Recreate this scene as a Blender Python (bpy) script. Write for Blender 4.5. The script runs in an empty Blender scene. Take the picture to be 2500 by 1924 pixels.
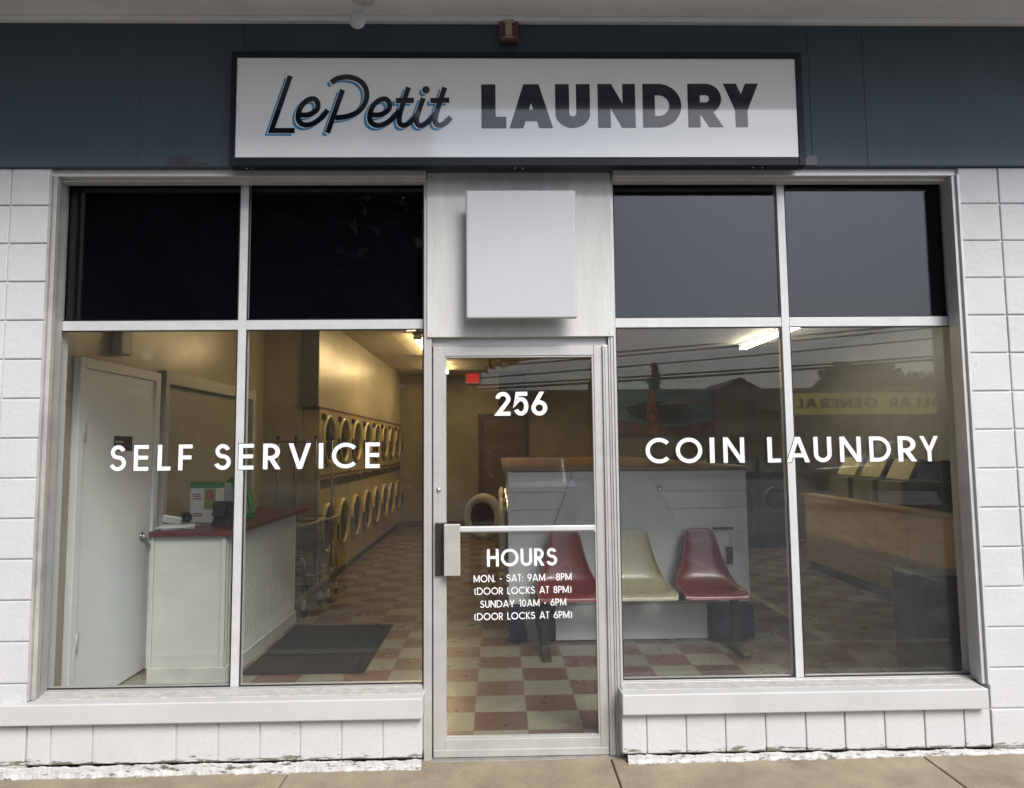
import bpy, bmesh, math, random
import numpy as np
from mathutils import Vector, Matrix
R = math.radians
random.seed(7); rng = np.random.default_rng(7)
SC = bpy.context.scene
COL = SC.collection

# ------------------------------------------------------------------ camera
F, YAW, PITCH, ROLL = 1655.09, .0209785, .0773075, -.0095335      # focal length in pixels of a 2500 px wide frame
CAM = Vector((0, -3.65, 1.56))
fw = Vector((math.sin(YAW)*math.cos(PITCH), math.cos(YAW)*math.cos(PITCH), math.sin(PITCH)))
rt = Vector((math.cos(YAW), -math.sin(YAW), 0)); up = rt.cross(fw)
rt, up = math.cos(ROLL)*rt+math.sin(ROLL)*up, -math.sin(ROLL)*rt+math.cos(ROLL)*up
cd = bpy.data.cameras.new('camera'); cam = bpy.data.objects.new('camera', cd); COL.objects.link(cam)
m = Matrix((rt, up, -fw)).transposed().to_4x4(); m.translation = CAM
cam.matrix_world = m
cd.sensor_width = 36; cd.lens = F/2500*36; cd.clip_start = .02; cd.clip_end = 800
SC.camera = cam

def at(x, y, Y):
    """photo pixel -> point on the vertical plane at depth Y"""
    d = rt*((x-1250)/F)+up*(-(y-962)/F)+fw
    return CAM+d*((Y-CAM.y)/d.y)

# ------------------------------------------------------------------ world, sun, exposure
SUN_EL, SUN_AZ = 44, 26       # azimuth: degrees to the right of straight out from the shop front
w = bpy.data.worlds.new('World'); SC.world = w; w.use_nodes = True
nt = w.node_tree; bg = nt.nodes['Background']
sky = nt.nodes.new('ShaderNodeTexSky'); sky.sky_type = 'NISHITA'; sky.sun_disc = False
sky.sun_elevation = R(SUN_EL); sky.sun_rotation = R(180-SUN_AZ)
sky.air_density = 1.0; sky.dust_density = 3.0; sky.ozone_density = 5.0
hs = nt.nodes.new('ShaderNodeHueSaturation'); hs.inputs['Saturation'].default_value = .95
nt.links.new(sky.outputs[0], hs.inputs['Color']); nt.links.new(hs.outputs[0], bg.inputs['Color'])
bg.inputs['Strength'].default_value = .085
sl = bpy.data.lights.new('sun', 'SUN'); sl.energy = 1.5; sl.angle = R(28); sl.color = (1, .965, .91)
so = bpy.data.objects.new('sun', sl); COL.objects.link(so)
so.rotation_euler = Vector((math.sin(R(SUN_AZ))*math.cos(R(SUN_EL)), -math.cos(R(SUN_AZ))*math.cos(R(SUN_EL)), math.sin(R(SUN_EL)))).to_track_quat('Z', 'Y').to_euler()
so.location = (5, -12, 14)
SC.view_settings.view_transform = 'Standard'; SC.view_settings.look = 'None'
SC.view_settings.gamma = 1; SC.view_settings.exposure = 1.33
SC.cycles.max_bounces = 8; SC.cycles.transparent_max_bounces = 16
SC.cycles.caustics_reflective = False; SC.cycles.caustics_refractive = False

# ------------------------------------------------------------------ helpers
def tag(o, label, cat, group=None):
    o['label'] = label; o['category'] = cat
    if group: o['group'] = group
    return o
def thing(name, label, cat, loc=(0, 0, 0), rz=0, group=None):
    o = bpy.data.objects.new(name, None); COL.objects.link(o); o.empty_display_size = .1
    o.location = loc; o.rotation_euler = (0, 0, rz)
    return tag(o, label, cat, group)
def copy_tree(o, loc=None, rz=None, label=None, parent=None):
    c = o.copy(); COL.objects.link(c)
    if parent: c.parent = parent
    if loc is not None: c.location = loc
    if rz is not None: c.rotation_euler = (0, 0, rz)
    if label: c['label'] = label
    for ch in list(o.children): copy_tree(ch, parent=c)
    return c
class MB:
    def __init__(s): s.bm = bmesh.new()
    def face(s, pts):
        try: return s.bm.faces.new([s.bm.verts.new(p) for p in pts])
        except ValueError: return None
    def box(s, x0, x1, y0, y1, z0, z1, bev=0, seg=2, mat=None):
        r = bmesh.ops.create_cube(s.bm, size=1)
        vs = r['verts']
        for v in vs: v.co = Vector((x0 if v.co.x < 0 else x1, y0 if v.co.y < 0 else y1, z0 if v.co.z < 0 else z1))
        if bev:
            es = list({e for v in vs for e in v.link_edges})
            b = bmesh.ops.bevel(s.bm, geom=es, offset=bev, segments=seg, profile=.5, affect='EDGES')
            vs = list({v for f in b['faces'] for v in f.verts})
        if mat is not None: bmesh.ops.transform(s.bm, matrix=mat, verts=vs)
        return s
    def cyl(s, a, b, r0, r1=None, n=16, caps=True):
        a, b = Vector(a), Vector(b); r1 = r0 if r1 is None else r1
        d = (b-a).normalized(); q = d.to_track_quat('Z', 'Y')
        A = [s.bm.verts.new(a+q@Vector((math.cos(t)*r0, math.sin(t)*r0, 0))) for t in [2*math.pi*i/n for i in range(n)]]
        B = [s.bm.verts.new(b+q@Vector((math.cos(t)*r1, math.sin(t)*r1, 0))) for t in [2*math.pi*i/n for i in range(n)]]
        for i in range(n):
            f = s.bm.faces.new((A[i], A[(i+1) % n], B[(i+1) % n], B[i])); f.smooth = n > 6
        if caps: s.bm.faces.new(A[::-1]); s.bm.faces.new(B)
        return s
    def tube(s, pts, r, n=8, closed=False, caps=True):
        pts = [Vector(p) for p in pts]; N = len(pts); rings = []
        rr = r if hasattr(r, '__len__') else [r]*N
        prev = None
        for i, p in enumerate(pts):
            if closed: d = (pts[(i+1) % N]-pts[i-1]).normalized()
            else: d = (pts[min(i+1, N-1)]-pts[max(i-1, 0)]).normalized()
            if prev is None: x = d.orthogonal().normalized()
            else: x = (prev-d*prev.dot(d)).normalized()
            prev = x; y = d.cross(x)
            rings.append([s.bm.verts.new(p+(x*math.cos(2*math.pi*k/n)+y*math.sin(2*math.pi*k/n))*rr[i]) for k in range(n)])
        for i in range(N if closed else N-1):
            A, B = rings[i], rings[(i+1) % N]
            for k in range(n):
                f = s.bm.faces.new((A[k], A[(k+1) % n], B[(k+1) % n], B[k])); f.smooth = True
        if not closed and caps: s.bm.faces.new(rings[0][::-1]); s.bm.faces.new(rings[-1])
        return s
    def lathe(s, prof, mat=None, n=32):
        """prof: (radius, height) about the local Z axis"""
        rings = []
        mat = mat or Matrix()
        for r, h in prof:
            if r < 1e-5: rings.append([s.bm.verts.new(mat@Vector((0, 0, h)))])
            else: rings.append([s.bm.verts.new(mat@Vector((r*math.cos(2*math.pi*k/n), r*math.sin(2*math.pi*k/n), h))) for k in range(n)])
        for A, B in zip(rings, rings[1:]):
            for k in range(n):
                if len(A) == 1 and len(B) == 1: continue
                if len(A) == 1: f = s.bm.faces.new((A[0], B[k], B[(k+1) % n]))
                elif len(B) == 1: f = s.bm.faces.new((A[k], A[(k+1) % n], B[0]))
                else: f = s.bm.faces.new((A[k], A[(k+1) % n], B[(k+1) % n], B[k]))
                f.smooth = True
        return s
    def prism(s, pts, axis, a, b, bev=0):
        """2D outline pts extruded along axis from a to b"""
        def P(p, t):
            return {'x': (t, p[0], p[1]), 'y': (p[0], t, p[1]), 'z': (p[0], p[1], t)}[axis]
        A = [s.bm.verts.new(P(p, a)) for p in pts]; B = [s.bm.verts.new(P(p, b)) for p in pts]
        n = len(pts)
        fs = [s.bm.faces.new(A), s.bm.faces.new(B[::-1])]
        for i in range(n): fs.append(s.bm.faces.new((A[i], B[i], B[(i+1) % n], A[(i+1) % n])))
        bmesh.ops.recalc_face_normals(s.bm, faces=fs)
        if bev:
            es = list({e for f in fs[:2] for e in f.edges})
            bmesh.ops.bevel(s.bm, geom=es, offset=bev, segments=2, profile=.5, affect='EDGES')
        return s
    def build(s, name, mat, parent=None, kind=None):
        me = bpy.data.meshes.new(name); bmesh.ops.recalc_face_normals(s.bm, faces=s.bm.faces[:]) if len(s.bm.faces) < 60000 else None
        s.bm.to_mesh(me); s.bm.free()
        me.materials.append(mat)
        o = bpy.data.objects.new(name, me); COL.objects.link(o)
        if parent: o.parent = parent
        if kind: o['kind'] = kind
        return o
def raw(name, verts, faces, mat, parent=None):
    me = bpy.data.meshes.new(name); me.from_pydata(verts, [], faces); me.materials.append(mat)
    o = bpy.data.objects.new(name, me); COL.objects.link(o)
    if parent: o.parent = parent
    return o

# ------------------------------------------------------------------ materials
def M(name, col, rough=.5, metal=0, var=.1, vs=6, bump=0, bs=60, coat=0, spec=.5, tint=None, stretch=None, emis=None):
    mt = bpy.data.materials.new(name); mt.use_nodes = True
    t = mt.node_tree; N, L = t.nodes, t.links; b = N['Principled BSDF']
    b.inputs['Roughness'].default_value = rough; b.inputs['Metallic'].default_value = metal
    b.inputs['Coat Weight'].default_value = coat; b.inputs['Coat Roughness'].default_value = .03
    b.inputs['Specular IOR Level'].default_value = spec
    tc = N.new('ShaderNodeTexCoord'); vec = tc.outputs['Object']
    if stretch:
        mp = N.new('ShaderNodeMapping'); mp.inputs['Scale'].default_value = stretch; L.new(vec, mp.inputs[0]); vec = mp.outputs[0]
    if var:
        n = N.new('ShaderNodeTexNoise'); n.inputs['Scale'].default_value = vs; n.inputs['Detail'].default_value = 6; n.inputs['Roughness'].default_value = .65
        L.new(vec, n.inputs['Vector'])
        rp = N.new('ShaderNodeValToRGB'); L.new(n.outputs['Fac'], rp.inputs[0])
        c1 = tint or tuple(c*(1-2.2*var) for c in col)
        rp.color_ramp.elements[0].position = .3; rp.color_ramp.elements[1].position = .7
        rp.color_ramp.elements[0].color = (*[max(0, c) for c in c1], 1); rp.color_ramp.elements[1].color = (*[min(1, c*(1+var*.6)) for c in col], 1)
        L.new(rp.outputs[0], b.inputs['Base Color'])
        mr = N.new('ShaderNodeMapRange'); L.new(n.outputs['Fac'], mr.inputs[0])
        mr.inputs[3].default_value = min(1, rough*1.25); mr.inputs[4].default_value = rough*.8
        L.new(mr.outputs[0], b.inputs['Roughness'])
    else: b.inputs['Base Color'].default_value = (*col, 1)
    if bump:
        n2 = N.new('ShaderNodeTexNoise'); n2.inputs['Scale'].default_value = bs; n2.inputs['Detail'].default_value = 5
        L.new(vec, n2.inputs['Vector'])
        bp = N.new('ShaderNodeBump'); bp.inputs['Strength'].default_value = bump; bp.inputs['Distance'].default_value = .004
        L.new(n2.outputs['Fac'], bp.inputs['Height']); L.new(bp.outputs[0], b.inputs['Normal'])
    if emis:
        b.inputs['Emission Color'].default_value = (*emis[0], 1); b.inputs['Emission Strength'].default_value = emis[1]
    return mt
def glass_mat(dust=0):
    mt = bpy.data.materials.new('plate_glass'); mt.use_nodes = True
    t = mt.node_tree; N, L = t.nodes, t.links; N.remove(N['Principled BSDF'])
    tr = N.new('ShaderNodeBsdfTransparent'); tr.inputs[0].default_value = (.97, .985, .975, 1)
    gl = N.new('ShaderNodeBsdfGlossy'); gl.inputs['Roughness'].default_value = 0; gl.inputs['Color'].default_value = (1, 1, 1, 1)
    lw = N.new('ShaderNodeLayerWeight'); lw.inputs['Blend'].default_value = .5
    pw = N.new('ShaderNodeMath'); pw.operation = 'POWER'; pw.inputs[1].default_value = 5; L.new(lw.outputs['Facing'], pw.inputs[0])
    mr = N.new('ShaderNodeMapRange'); L.new(pw.outputs[0], mr.inputs[0]); mr.inputs[3].default_value = .029; mr.inputs[4].default_value = 1
    mx = N.new('ShaderNodeMixShader'); L.new(mr.outputs[0], mx.inputs[0]); L.new(tr.outputs[0], mx.inputs[1]); L.new(gl.outputs[0], mx.inputs[2])
    out = mx.outputs[0]
    if dust:      # a thin film of dust, thicker in wiped streaks
        tc = N.new('ShaderNodeTexCoord'); mp = N.new('ShaderNodeMapping'); mp.inputs['Scale'].default_value = (1.3, 1, 3); mp.inputs['Rotation'].default_value = (0, .5, 0); L.new(tc.outputs['Object'], mp.inputs[0])
        n = N.new('ShaderNodeTexNoise'); n.inputs['Scale'].default_value = 2.5; n.inputs['Detail'].default_value = 8; n.inputs['Distortion'].default_value = .8; L.new(mp.outputs[0], n.inputs['Vector'])
        m2 = N.new('ShaderNodeMapRange'); L.new(n.outputs['Fac'], m2.inputs[0]); m2.inputs[1].default_value = .3; m2.inputs[2].default_value = .75; m2.inputs[3].default_value = dust*.6; m2.inputs[4].default_value = dust*1.7
        df = N.new('ShaderNodeBsdfDiffuse'); df.inputs[0].default_value = (.75, .74, .70, 1)
        m3 = N.new('ShaderNodeMixShader'); L.new(m2.outputs[0], m3.inputs[0]); L.new(out, m3.inputs[1]); L.new(df.outputs[0], m3.inputs[2]); out = m3.outputs[0]
    L.new(out, N['Material Output'].inputs['Surface'])
    return mt
def block_mat():
    mt = M('white_painted_block', (.55, .552, .55), rough=.6, var=.035, vs=4, bump=.55, bs=38)
    t = mt.node_tree; N, L = t.nodes, t.links; b = N['Principled BSDF']
    base = b.inputs['Base Color'].links[0].from_socket
    tc = N.new('ShaderNodeTexCoord'); sp = N.new('ShaderNodeSeparateXYZ'); L.new(tc.outputs['Object'], sp.inputs[0])
    mp = N.new('ShaderNodeMapping'); mp.inputs['Scale'].default_value = (2.2, 2.2, 14); L.new(tc.outputs['Object'], mp.inputs[0])
    n = N.new('ShaderNodeTexNoise'); n.inputs['Scale'].default_value = 3.2; n.inputs['Detail'].default_value = 8; n.inputs['Roughness'].default_value = .7; L.new(mp.outputs[0], n.inputs['Vector'])
    zr = N.new('ShaderNodeMapRange'); L.new(sp.outputs['Z'], zr.inputs[0])
    zr.inputs[1].default_value = .018; zr.inputs[2].default_value = .085; zr.inputs[3].default_value = .20; zr.inputs[4].default_value = -.14
    ad = N.new('ShaderNodeMath'); ad.operation = 'ADD'; L.new(n.outputs['Fac'], ad.inputs[0]); L.new(zr.outputs[0], ad.inputs[1])
    rp = N.new('ShaderNodeValToRGB'); L.new(ad.outputs[0], rp.inputs[0]); rp.color_ramp.elements[0].position = .655; rp.color_ramp.elements[1].position = .69
    mx = N.new('ShaderNodeMixRGB'); L.new(rp.outputs[0], mx.inputs[0]); L.new(base, mx.inputs[1]); mx.inputs[2].default_value = (.16, .14, .11, 1)
    # scattered chips higher up
    n3 = N.new('ShaderNodeTexNoise'); n3.inputs['Scale'].default_value = 17; n3.inputs['Detail'].default_value = 7; L.new(tc.outputs['Object'], n3.inputs['Vector'])
    r3 = N.new('ShaderNodeValToRGB'); L.new(n3.outputs['Fac'], r3.inputs[0]); r3.color_ramp.elements[0].position = .705; r3.color_ramp.elements[1].position = .735
    mx2 = N.new('ShaderNodeMixRGB'); L.new(r3.outputs[0], mx2.inputs[0]); L.new(mx.outputs[0], mx2.inputs[1]); mx2.inputs[2].default_value = (.42, .40, .36, 1)
    L.new(mx2.outputs[0], b.inputs['Base Color'])
    return mt
def checker_mat():
    mt = M('checker_tile', (.4, .36, .28), rough=.28, var=.1, vs=5, bump=.03, bs=20)
    t = mt.node_tree; N, L = t.nodes, t.links; b = N['Principled BSDF']
    tc = N.new('ShaderNodeTexCoord'); mp = N.new('ShaderNodeMapping')
    TX, TY = .3045, .262
    mp.inputs['Scale'].default_value = (1/TX, 1/TY, 0); mp.inputs['Location'].default_value = (-.155/TX+40, -.222/TY+40, .5)
    L.new(tc.outputs['Object'], mp.inputs[0])
    ck = N.new('ShaderNodeTexChecker'); ck.inputs['Scale'].default_value = 1; L.new(mp.outputs[0], ck.inputs[0])
    def marble(a, c, s, off):
        n = N.new('ShaderNodeTexNoise'); n.inputs['Scale'].default_value = s; n.inputs['Detail'].default_value = 8; n.inputs['Distortion'].default_value = 1.5
        m2 = N.new('ShaderNodeMapping'); m2.inputs['Location'].default_value = (off, off, 0); m2.inputs['Scale'].default_value = (1, 2.5, 1)
        L.new(tc.outputs['Object'], m2.inputs[0]); L.new(m2.outputs[0], n.inputs['Vector'])
        r = N.new('ShaderNodeValToRGB'); L.new(n.outputs['Fac'], r.inputs[0])
        r.color_ramp.elements[0].position = .35; r.color_ramp.elements[1].position = .66
        r.color_ramp.elements[0].color = (*a, 1); r.color_ramp.elements[1].color = (*c, 1)
        return r.outputs[0]
    red = marble((.105, .052, .044), (.132, .068, .057), 7, 3); bei = marble((.178, .166, .124), (.215, .20, .152), 6, 9)
    L.new(red, ck.inputs[1]); L.new(bei, ck.inputs[2])
    # per tile brightness variation
    fl = N.new('ShaderNodeVectorMath'); fl.operation = 'FLOOR'; L.new(mp.outputs[0], fl.inputs[0])
    wn = N.new('ShaderNodeTexWhiteNoise'); L.new(fl.outputs[0], wn.inputs['Vector'])
    mr = N.new('ShaderNodeMapRange'); L.new(wn.outputs['Value'], mr.inputs[0]); mr.inputs[3].default_value = .82; mr.inputs[4].default_value = 1.1
    mm = N.new('ShaderNodeMixRGB'); mm.blend_type = 'MULTIPLY'; mm.inputs[0].default_value = 1; L.new(ck.outputs[0], mm.inputs[1]); L.new(mr.outputs[0], mm.inputs[2])
    L.new(mm.outputs[0], b.inputs['Base Color'])
    return mt
def sidewalk_mat():
    mt = M('sidewalk_concrete', (.315, .262, .185), rough=.85, var=.16, vs=3.2, bump=.5, bs=160, tint=(.20, .163, .113))
    t = mt.node_tree; N, L = t.nodes, t.links; b = N['Principled BSDF']; base = b.inputs['Base Color'].links[0].from_socket
    tc = N.new('ShaderNodeTexCoord')
    n = N.new('ShaderNodeTexNoise'); n.inputs['Scale'].default_value = 170; n.inputs['Detail'].default_value = 2; L.new(tc.outputs['Object'], n.inputs['Vector'])
    r = N.new('ShaderNodeValToRGB'); L.new(n.outputs['Fac'], r.inputs[0]); r.color_ramp.elements[0].position = .35; r.color_ramp.elements[1].position = .65
    r.color_ramp.elements[0].color = (.86, .84, .80, 1); r.color_ramp.elements[1].color = (1.08, 1.07, 1.05, 1)
    mm = N.new('ShaderNodeMixRGB'); mm.blend_type = 'MULTIPLY'; mm.inputs[0].default_value = 1; L.new(base, mm.inputs[1]); L.new(r.outputs[0], mm.inputs[2])
    L.new(mm.outputs[0], b.inputs['Base Color'])
    return mt
GLASS = glass_mat(); DUSTY = glass_mat(.009); CLEANER = glass_mat(.005); BLOCK = block_mat()
ALU = M('brushed_aluminium', (.52, .51, .485), rough=.42, metal=.35, var=.07, vs=9, bump=.06, bs=40)
ALUW = M('pale_aluminium', (.60, .60, .59), rough=.42, metal=.15, var=.06, vs=9, bump=.05, bs=40)
JAMB = M('weathered_jamb', (.44, .43, .40), rough=.55, metal=.1, var=.15, vs=5, bump=.2, bs=30)
GASKET = M('black_gasket', (.012, .012, .014), rough=.6, var=0)
VINYL = M('white_vinyl', (.86, .86, .86), rough=.35, var=0)
VEDGE = M('vinyl_dark_edge', (.05, .045, .04), rough=.5, var=0)
FASCIA = M('blue_grey_fascia', (.062, .086, .110), rough=.55, var=.10, vs=1.6, spec=.35, bump=.08, bs=8, tint=(.057, .080, .099))
SOFFIT = M('soffit_paint', (.80, .81, .83), rough=.7, var=.07, vs=1.5, bump=.15, bs=5)
TRIM = M('soffit_trim_paint', (.84, .84, .84), rough=.6, var=.06, vs=4)
WHITE = M('white_paint', (.515, .515, .505), rough=.5, var=.05, vs=3, bump=.1, bs=14)
PANEL = M('overdoor_paint', (.60, .595, .565), rough=.5, var=.06, vs=3, bump=.35, bs=26, stretch=(6, 6, .8))
SILLTOP = M('worn_sill_top', (.46, .445, .415), rough=.8, var=.13, vs=22, bump=.4, bs=50)
YWALL = M('interior_wall_paint', (.38, .335, .235), rough=.30, var=.06, vs=3, bump=.15, bs=9)
CEIL = M('ceiling_tile', (.50, .46, .36), rough=.8, var=.08, vs=9)
GREYP = M('grey_door_paint', (.74, .75, .75), rough=.4, var=.04, vs=2, bump=.05, bs=20)
CASING = M('casing_paint', (.48, .47, .44), rough=.45, var=.06, vs=5)
BLACK = M('black_backing', (.004, .004, .006), rough=.9, var=.2, vs=2, spec=0)
CHROME = M('chrome', (.62, .61, .6), rough=.22, metal=1, var=.05, vs=10)
RUBBER = M('black_rubber', (.015, .015, .016), rough=.6, var=.2, vs=20)
NAVY = M('navy_enamel', (.022, .028, .06), rough=.4, var=.15, vs=4)
LAM = M('white_laminate', (.74, .745, .74), rough=.25, var=.04, vs=2)
WOOD = M('oak_laminate', (.30, .185, .085), rough=.35, var=.13, vs=4, stretch=(1, 5, 9))
DARKM = M('dark_machine', (.035, .038, .045), rough=.35, var=.15, vs=4)

# ------------------------------------------------------------------ lettering: geometric sans built from ribbons
def arc(cx, cy, rx, ry, a0, a1, n=40):
    return [(cx+rx*math.cos(R(a0+(a1-a0)*i/n)), cy+ry*math.sin(R(a0+(a1-a0)*i/n))) for i in range(n+1)]
def ribbon(pts, h, closed=False):
    """quads of a mitred ribbon of half width h along pts"""
    P = [Vector((p[0], p[1])) for p in pts]
    Q = [P[0]]
    for p in P[1:]:
        if (p-Q[-1]).length > 1e-6: Q.append(p)
    if closed and (Q[0]-Q[-1]).length < 1e-6: Q.pop()
    n = len(Q); Ls, Rs = [], []
    for i in range(n):
        if closed: a, b = (Q[i]-Q[i-1]).normalized(), (Q[(i+1) % n]-Q[i]).normalized()
        else:
            a = (Q[i]-Q[i-1]).normalized() if i > 0 else (Q[1]-Q[0]).normalized()
            b = (Q[i+1]-Q[i]).normalized() if i < n-1 else a
        t = (a+b); t = t.normalized() if t.length > 1e-4 else a
        nn = Vector((-t.y, t.x)); k = h/max(.3, nn.dot(Vector((-a.y, a.x))))
        Ls.append(Q[i]+nn*k); Rs.append(Q[i]-nn*k)
    return [[Ls[i], Ls[(i+1) % n], Rs[(i+1) % n], Rs[i]] for i in range(n if closed else n-1)]
def clip(poly, lo, hi):
    for sgn, lim in ((1, lo), (-1, -hi)):
        out = []
        for i in range(len(poly)):
            a, b = poly[i], poly[(i+1) % len(poly)]
            da, db = sgn*a.y-lim, sgn*b.y-lim
            if da >= 0: out.append(a)
            if (da >= 0) != (db >= 0): out.append(a+(b-a)*(da/(da-db)))
        poly = out
        if len(poly) < 3: return []
    return poly
def glyph(ch, h):
    """(width, [(points, closed, clip)]) for cap height 1 and half stroke h"""
    t, b = 1-h, h
    def diag(x0, y0, x1, y1):
        dx, dy = x1-x0, y1-y0; e = .5
        return ([(x0-dx*e*0-(dx*e if y0 in (0, 1) else 0), y0-(dy*e if y0 in (0, 1) else 0)), (x1+(dx*e if y1 in (0, 1) else 0), y1+(dy*e if y1 in (0, 1) else 0))], False, True)
    if ch == 'O': w = 1.02; return w, [(arc(w/2, .5, w/2-h, .5-h, 0, 360, 56)[:-1], True, False)]
    if ch == '0': w = .6; return w, [(arc(w/2, .5, w/2-h, .5-h, 0, 360, 48)[:-1], True, False)]
    if ch == 'C': return .93, [(arc(.51, .5, .51-h, .5-h, 42, 318, 48), False, False)]
    if ch == 'G': return 1.0, [(arc(.51, .5, .51-h, .5-h, 42, 352, 48)+[(.51+.51-h, .5)], False, False), ([(.55, .5-h*.0), (1.02-h*.2, .5)], False, False)]
    if ch == 'S':
        w = .62; m = .525; ru, rl = (t-m)/2, (m-b)/2; rxu, rxl = w/2-h-.035, w/2-h
        return w, [(arc(w/2, m+ru, rxu, ru, 15, 270, 30)+arc(w/2, m-rl, rxl, rl, 90, -165, 30)[1:], False, False)]
    if ch == 'E': w = .54; return w, [([(w, t), (h, t), (h, b), (w, b)], False, False), ([(h*1.5, .51), (w-.02, .51)], False, False)]
    if ch == 'F': w = .5; return w, [([(w, t), (h, t), (h, 0)], False, False), ([(h*1.5, .5), (w-.03, .5)], False, False)]
    if ch == 'L': w = .46; return w, [([(h, 1), (h, b), (w, b)], False, False)]
    if ch == 'I': return 2*h, [([(h, 0), (h, 1)], False, False)]
    if ch == 'H': w = .68; return w, [([(h, 0), (h, 1)], False, False), ([(w-h, 0), (w-h, 1)], False, False), ([(h*1.5, .52), (w-h*1.5, .52)], False, False)]
    if ch == 'T': w = .48; return w, [([(0, t), (w, t)], False, False), ([(w/2, 0), (w/2, 1-h*1.5)], False, False)]
    if ch in 'PR':
        w = .56+max(0, h-.09)*4; m = .44; r = (t-m)/2
        s = [([(h, 0), (h, t), (w-r-h, t)]+arc(w-r-h, m+r, r, r, 90, -90, 24)+[(h*2, m)], False, False)]
        if ch == 'R': w += .03; s.append(diag(w*.42, m+h*.2, w-h*1.15, 0))
        return w, s
    if ch == 'D':
        w = .84; r = .5-h
        return w, [([(h, b), (h, t), (w-r-h, t)]+arc(w-r-h, .5, r, r, 90, -90, 32)+[(h, b)], True, False)]
    if ch == 'U':
        w = .66; r = w/2-h
        return w, [([(h, 1), (h, b+r)]+arc(w/2, b+r, r, r, 180, 360, 28)+[(w-h, 1)], False, False)]
    if ch == 'N': w = .78; return w, [([(h, 0), (h, 1)], False, False), ([(w-h, 0), (w-h, 1)], False, False), diag(h*1.05, 1, w-h*1.05, 0)]
    if ch == 'M': w = .9; return w, [([(h, 0), (h, 1)], False, False), ([(w-h, 0), (w-h, 1)], False, False), diag(h, 1, w/2, 0.1), diag(w-h, 1, w/2, .1)]
    if ch == 'A':
        w = .8+h*.6; k = h*1.08
        return w, [diag(k, 0, w/2-k*.12, 1), diag(w-k, 0, w/2+k*.12, 1), ([(w*.26, .25+h*.3), (w*.74, .25+h*.3)], False, False)]
    if ch == 'V': w = .78; k = h*1.05; return w, [diag(k, 1, w/2, 0), diag(w-k, 1, w/2, 0)]
    if ch == 'Y': w = .72+h*.6; k = h*1.2; return w, [diag(k, 1, w/2, .4), diag(w-k, 1, w/2, .4), ([(w/2, 0), (w/2, .44)], False, False)]
    if ch == 'K': w = .6; return w, [([(h, 0), (h, 1)], False, False), diag(w-h*1.1, 1, h*1.6, .42), diag(h*2.2, .52, w-h*.9, 0)]
    if ch == '2':
        w = .6; r = w/2-h
        return w, [(arc(w/2, t-r, r, r, 175, -35, 26)+[(h*1.3, b), (w, b)], False, False)]
    if ch == '5':
        w = .6; r = .335-h*.35; cy = b+r
        return w, [([(w-.04, t), (.17, t), (.105, cy+r*.55)]+arc(w/2-.0, cy, w/2-h, r, 128, -152, 32), False, False)]
    if ch == '6':
        w = .64; r = w/2-h; cy = b+r
        return w, [(arc(w/2, cy, r, r, 0, 360, 40)[:-1], True, False), diag(w/2-r*.92, cy+r*.38, w*.66, 1)]
    if ch == '9':
        w = .64; r = w/2-h; cy = t-r
        return w, [(arc(w/2, cy, r, r, 0, 360, 40)[:-1], True, False), diag(w/2+r*.92, cy-r*.38, w*.34, 0)]
    if ch == '8':
        w = .58; m = .53; return w, [(arc(w/2, (t+m)/2, w/2-h-.03, (t-m)/2, 0, 360, 32)[:-1], True, False), (arc(w/2, (b+m)/2, w/2-h, (m-b)/2, 0, 360, 32)[:-1], True, False)]
    if ch == '1': w = .28; return w, [([(w-h, 0), (w-h, 1)], False, False), ([(0, .86), (w-h*1.9, .98)], False, False)]
    if ch == '(': w = .3; return w, [(arc(.62, .45, .62-h, .68, 140, 220, 20), False, False)]
    if ch == ')': w = .3; return w, [(arc(-.32, .45, .62-h, .68, 40, -40, 20), False, False)]
    if ch == '-': w = .27; return w, [([(0, .4), (w, .4)], False, False)]
    if ch == '.': return 2*h, [([(h, 0), (h, 2*h)], False, False)]
    if ch == ':': return 2*h, [([(h, 0), (h, 2*h)], False, False), ([(h, .5), (h, .5+2*h)], False, False)]
    return .44, []
def put(mb, ch, h, o, ex, ez, nrm, grow=0, step=.00012):
    """adds a glyph: o origin, ex/ez vectors of one cap height (ex already stretched), nrm towards the viewer"""
    w_, st = glyph(ch, h)
    for k, (pts, closed, cl) in enumerate(st):
        for q in ribbon(pts, h+grow, closed):
            if cl: q = clip(q, -grow, 1+grow)
            if len(q) >= 3: mb.face([o+ex*p.x+ez*p.y+nrm*(k*step) for p in q])
def run_text(mb, txt, h, a, b, cap, nrm=Vector((0, -1, 0)), track=.1, grow=0, lift=0):
    """txt along the baseline from a to b, squeezed to fit it"""
    d = b-a; ws = [glyph(c, h)[0] for c in txt]
    tot = sum(ws)+track*(len(txt)-1)
    ex = d/tot; ez = nrm.cross(-d.normalized()); ez = ez*cap if ez.z > 0 else -ez*cap
    x = 0
    for c, wd in zip(txt, ws):
        put(mb, c, h, a+ex*x+nrm*lift, ex, ez, nrm, grow); x += wd+track
def fit_text(mb, items, h, Y, base, top, grow=0, lift=0):
    """items: (char, left px, right px); base/top: functions of px giving baseline and cap line rows"""
    nrm = Vector((0, -1, 0))
    for c, l, r in items:
        o = at(l, base(l), Y); e = at(r, base(r), Y); tp = at(l, top(l), Y)
        w_ = glyph(c, h)[0]
        put(mb, c, h, o+nrm*lift, (e-o)/w_, Vector((0, 0, tp.z-o.z)), nrm, grow)

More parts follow.
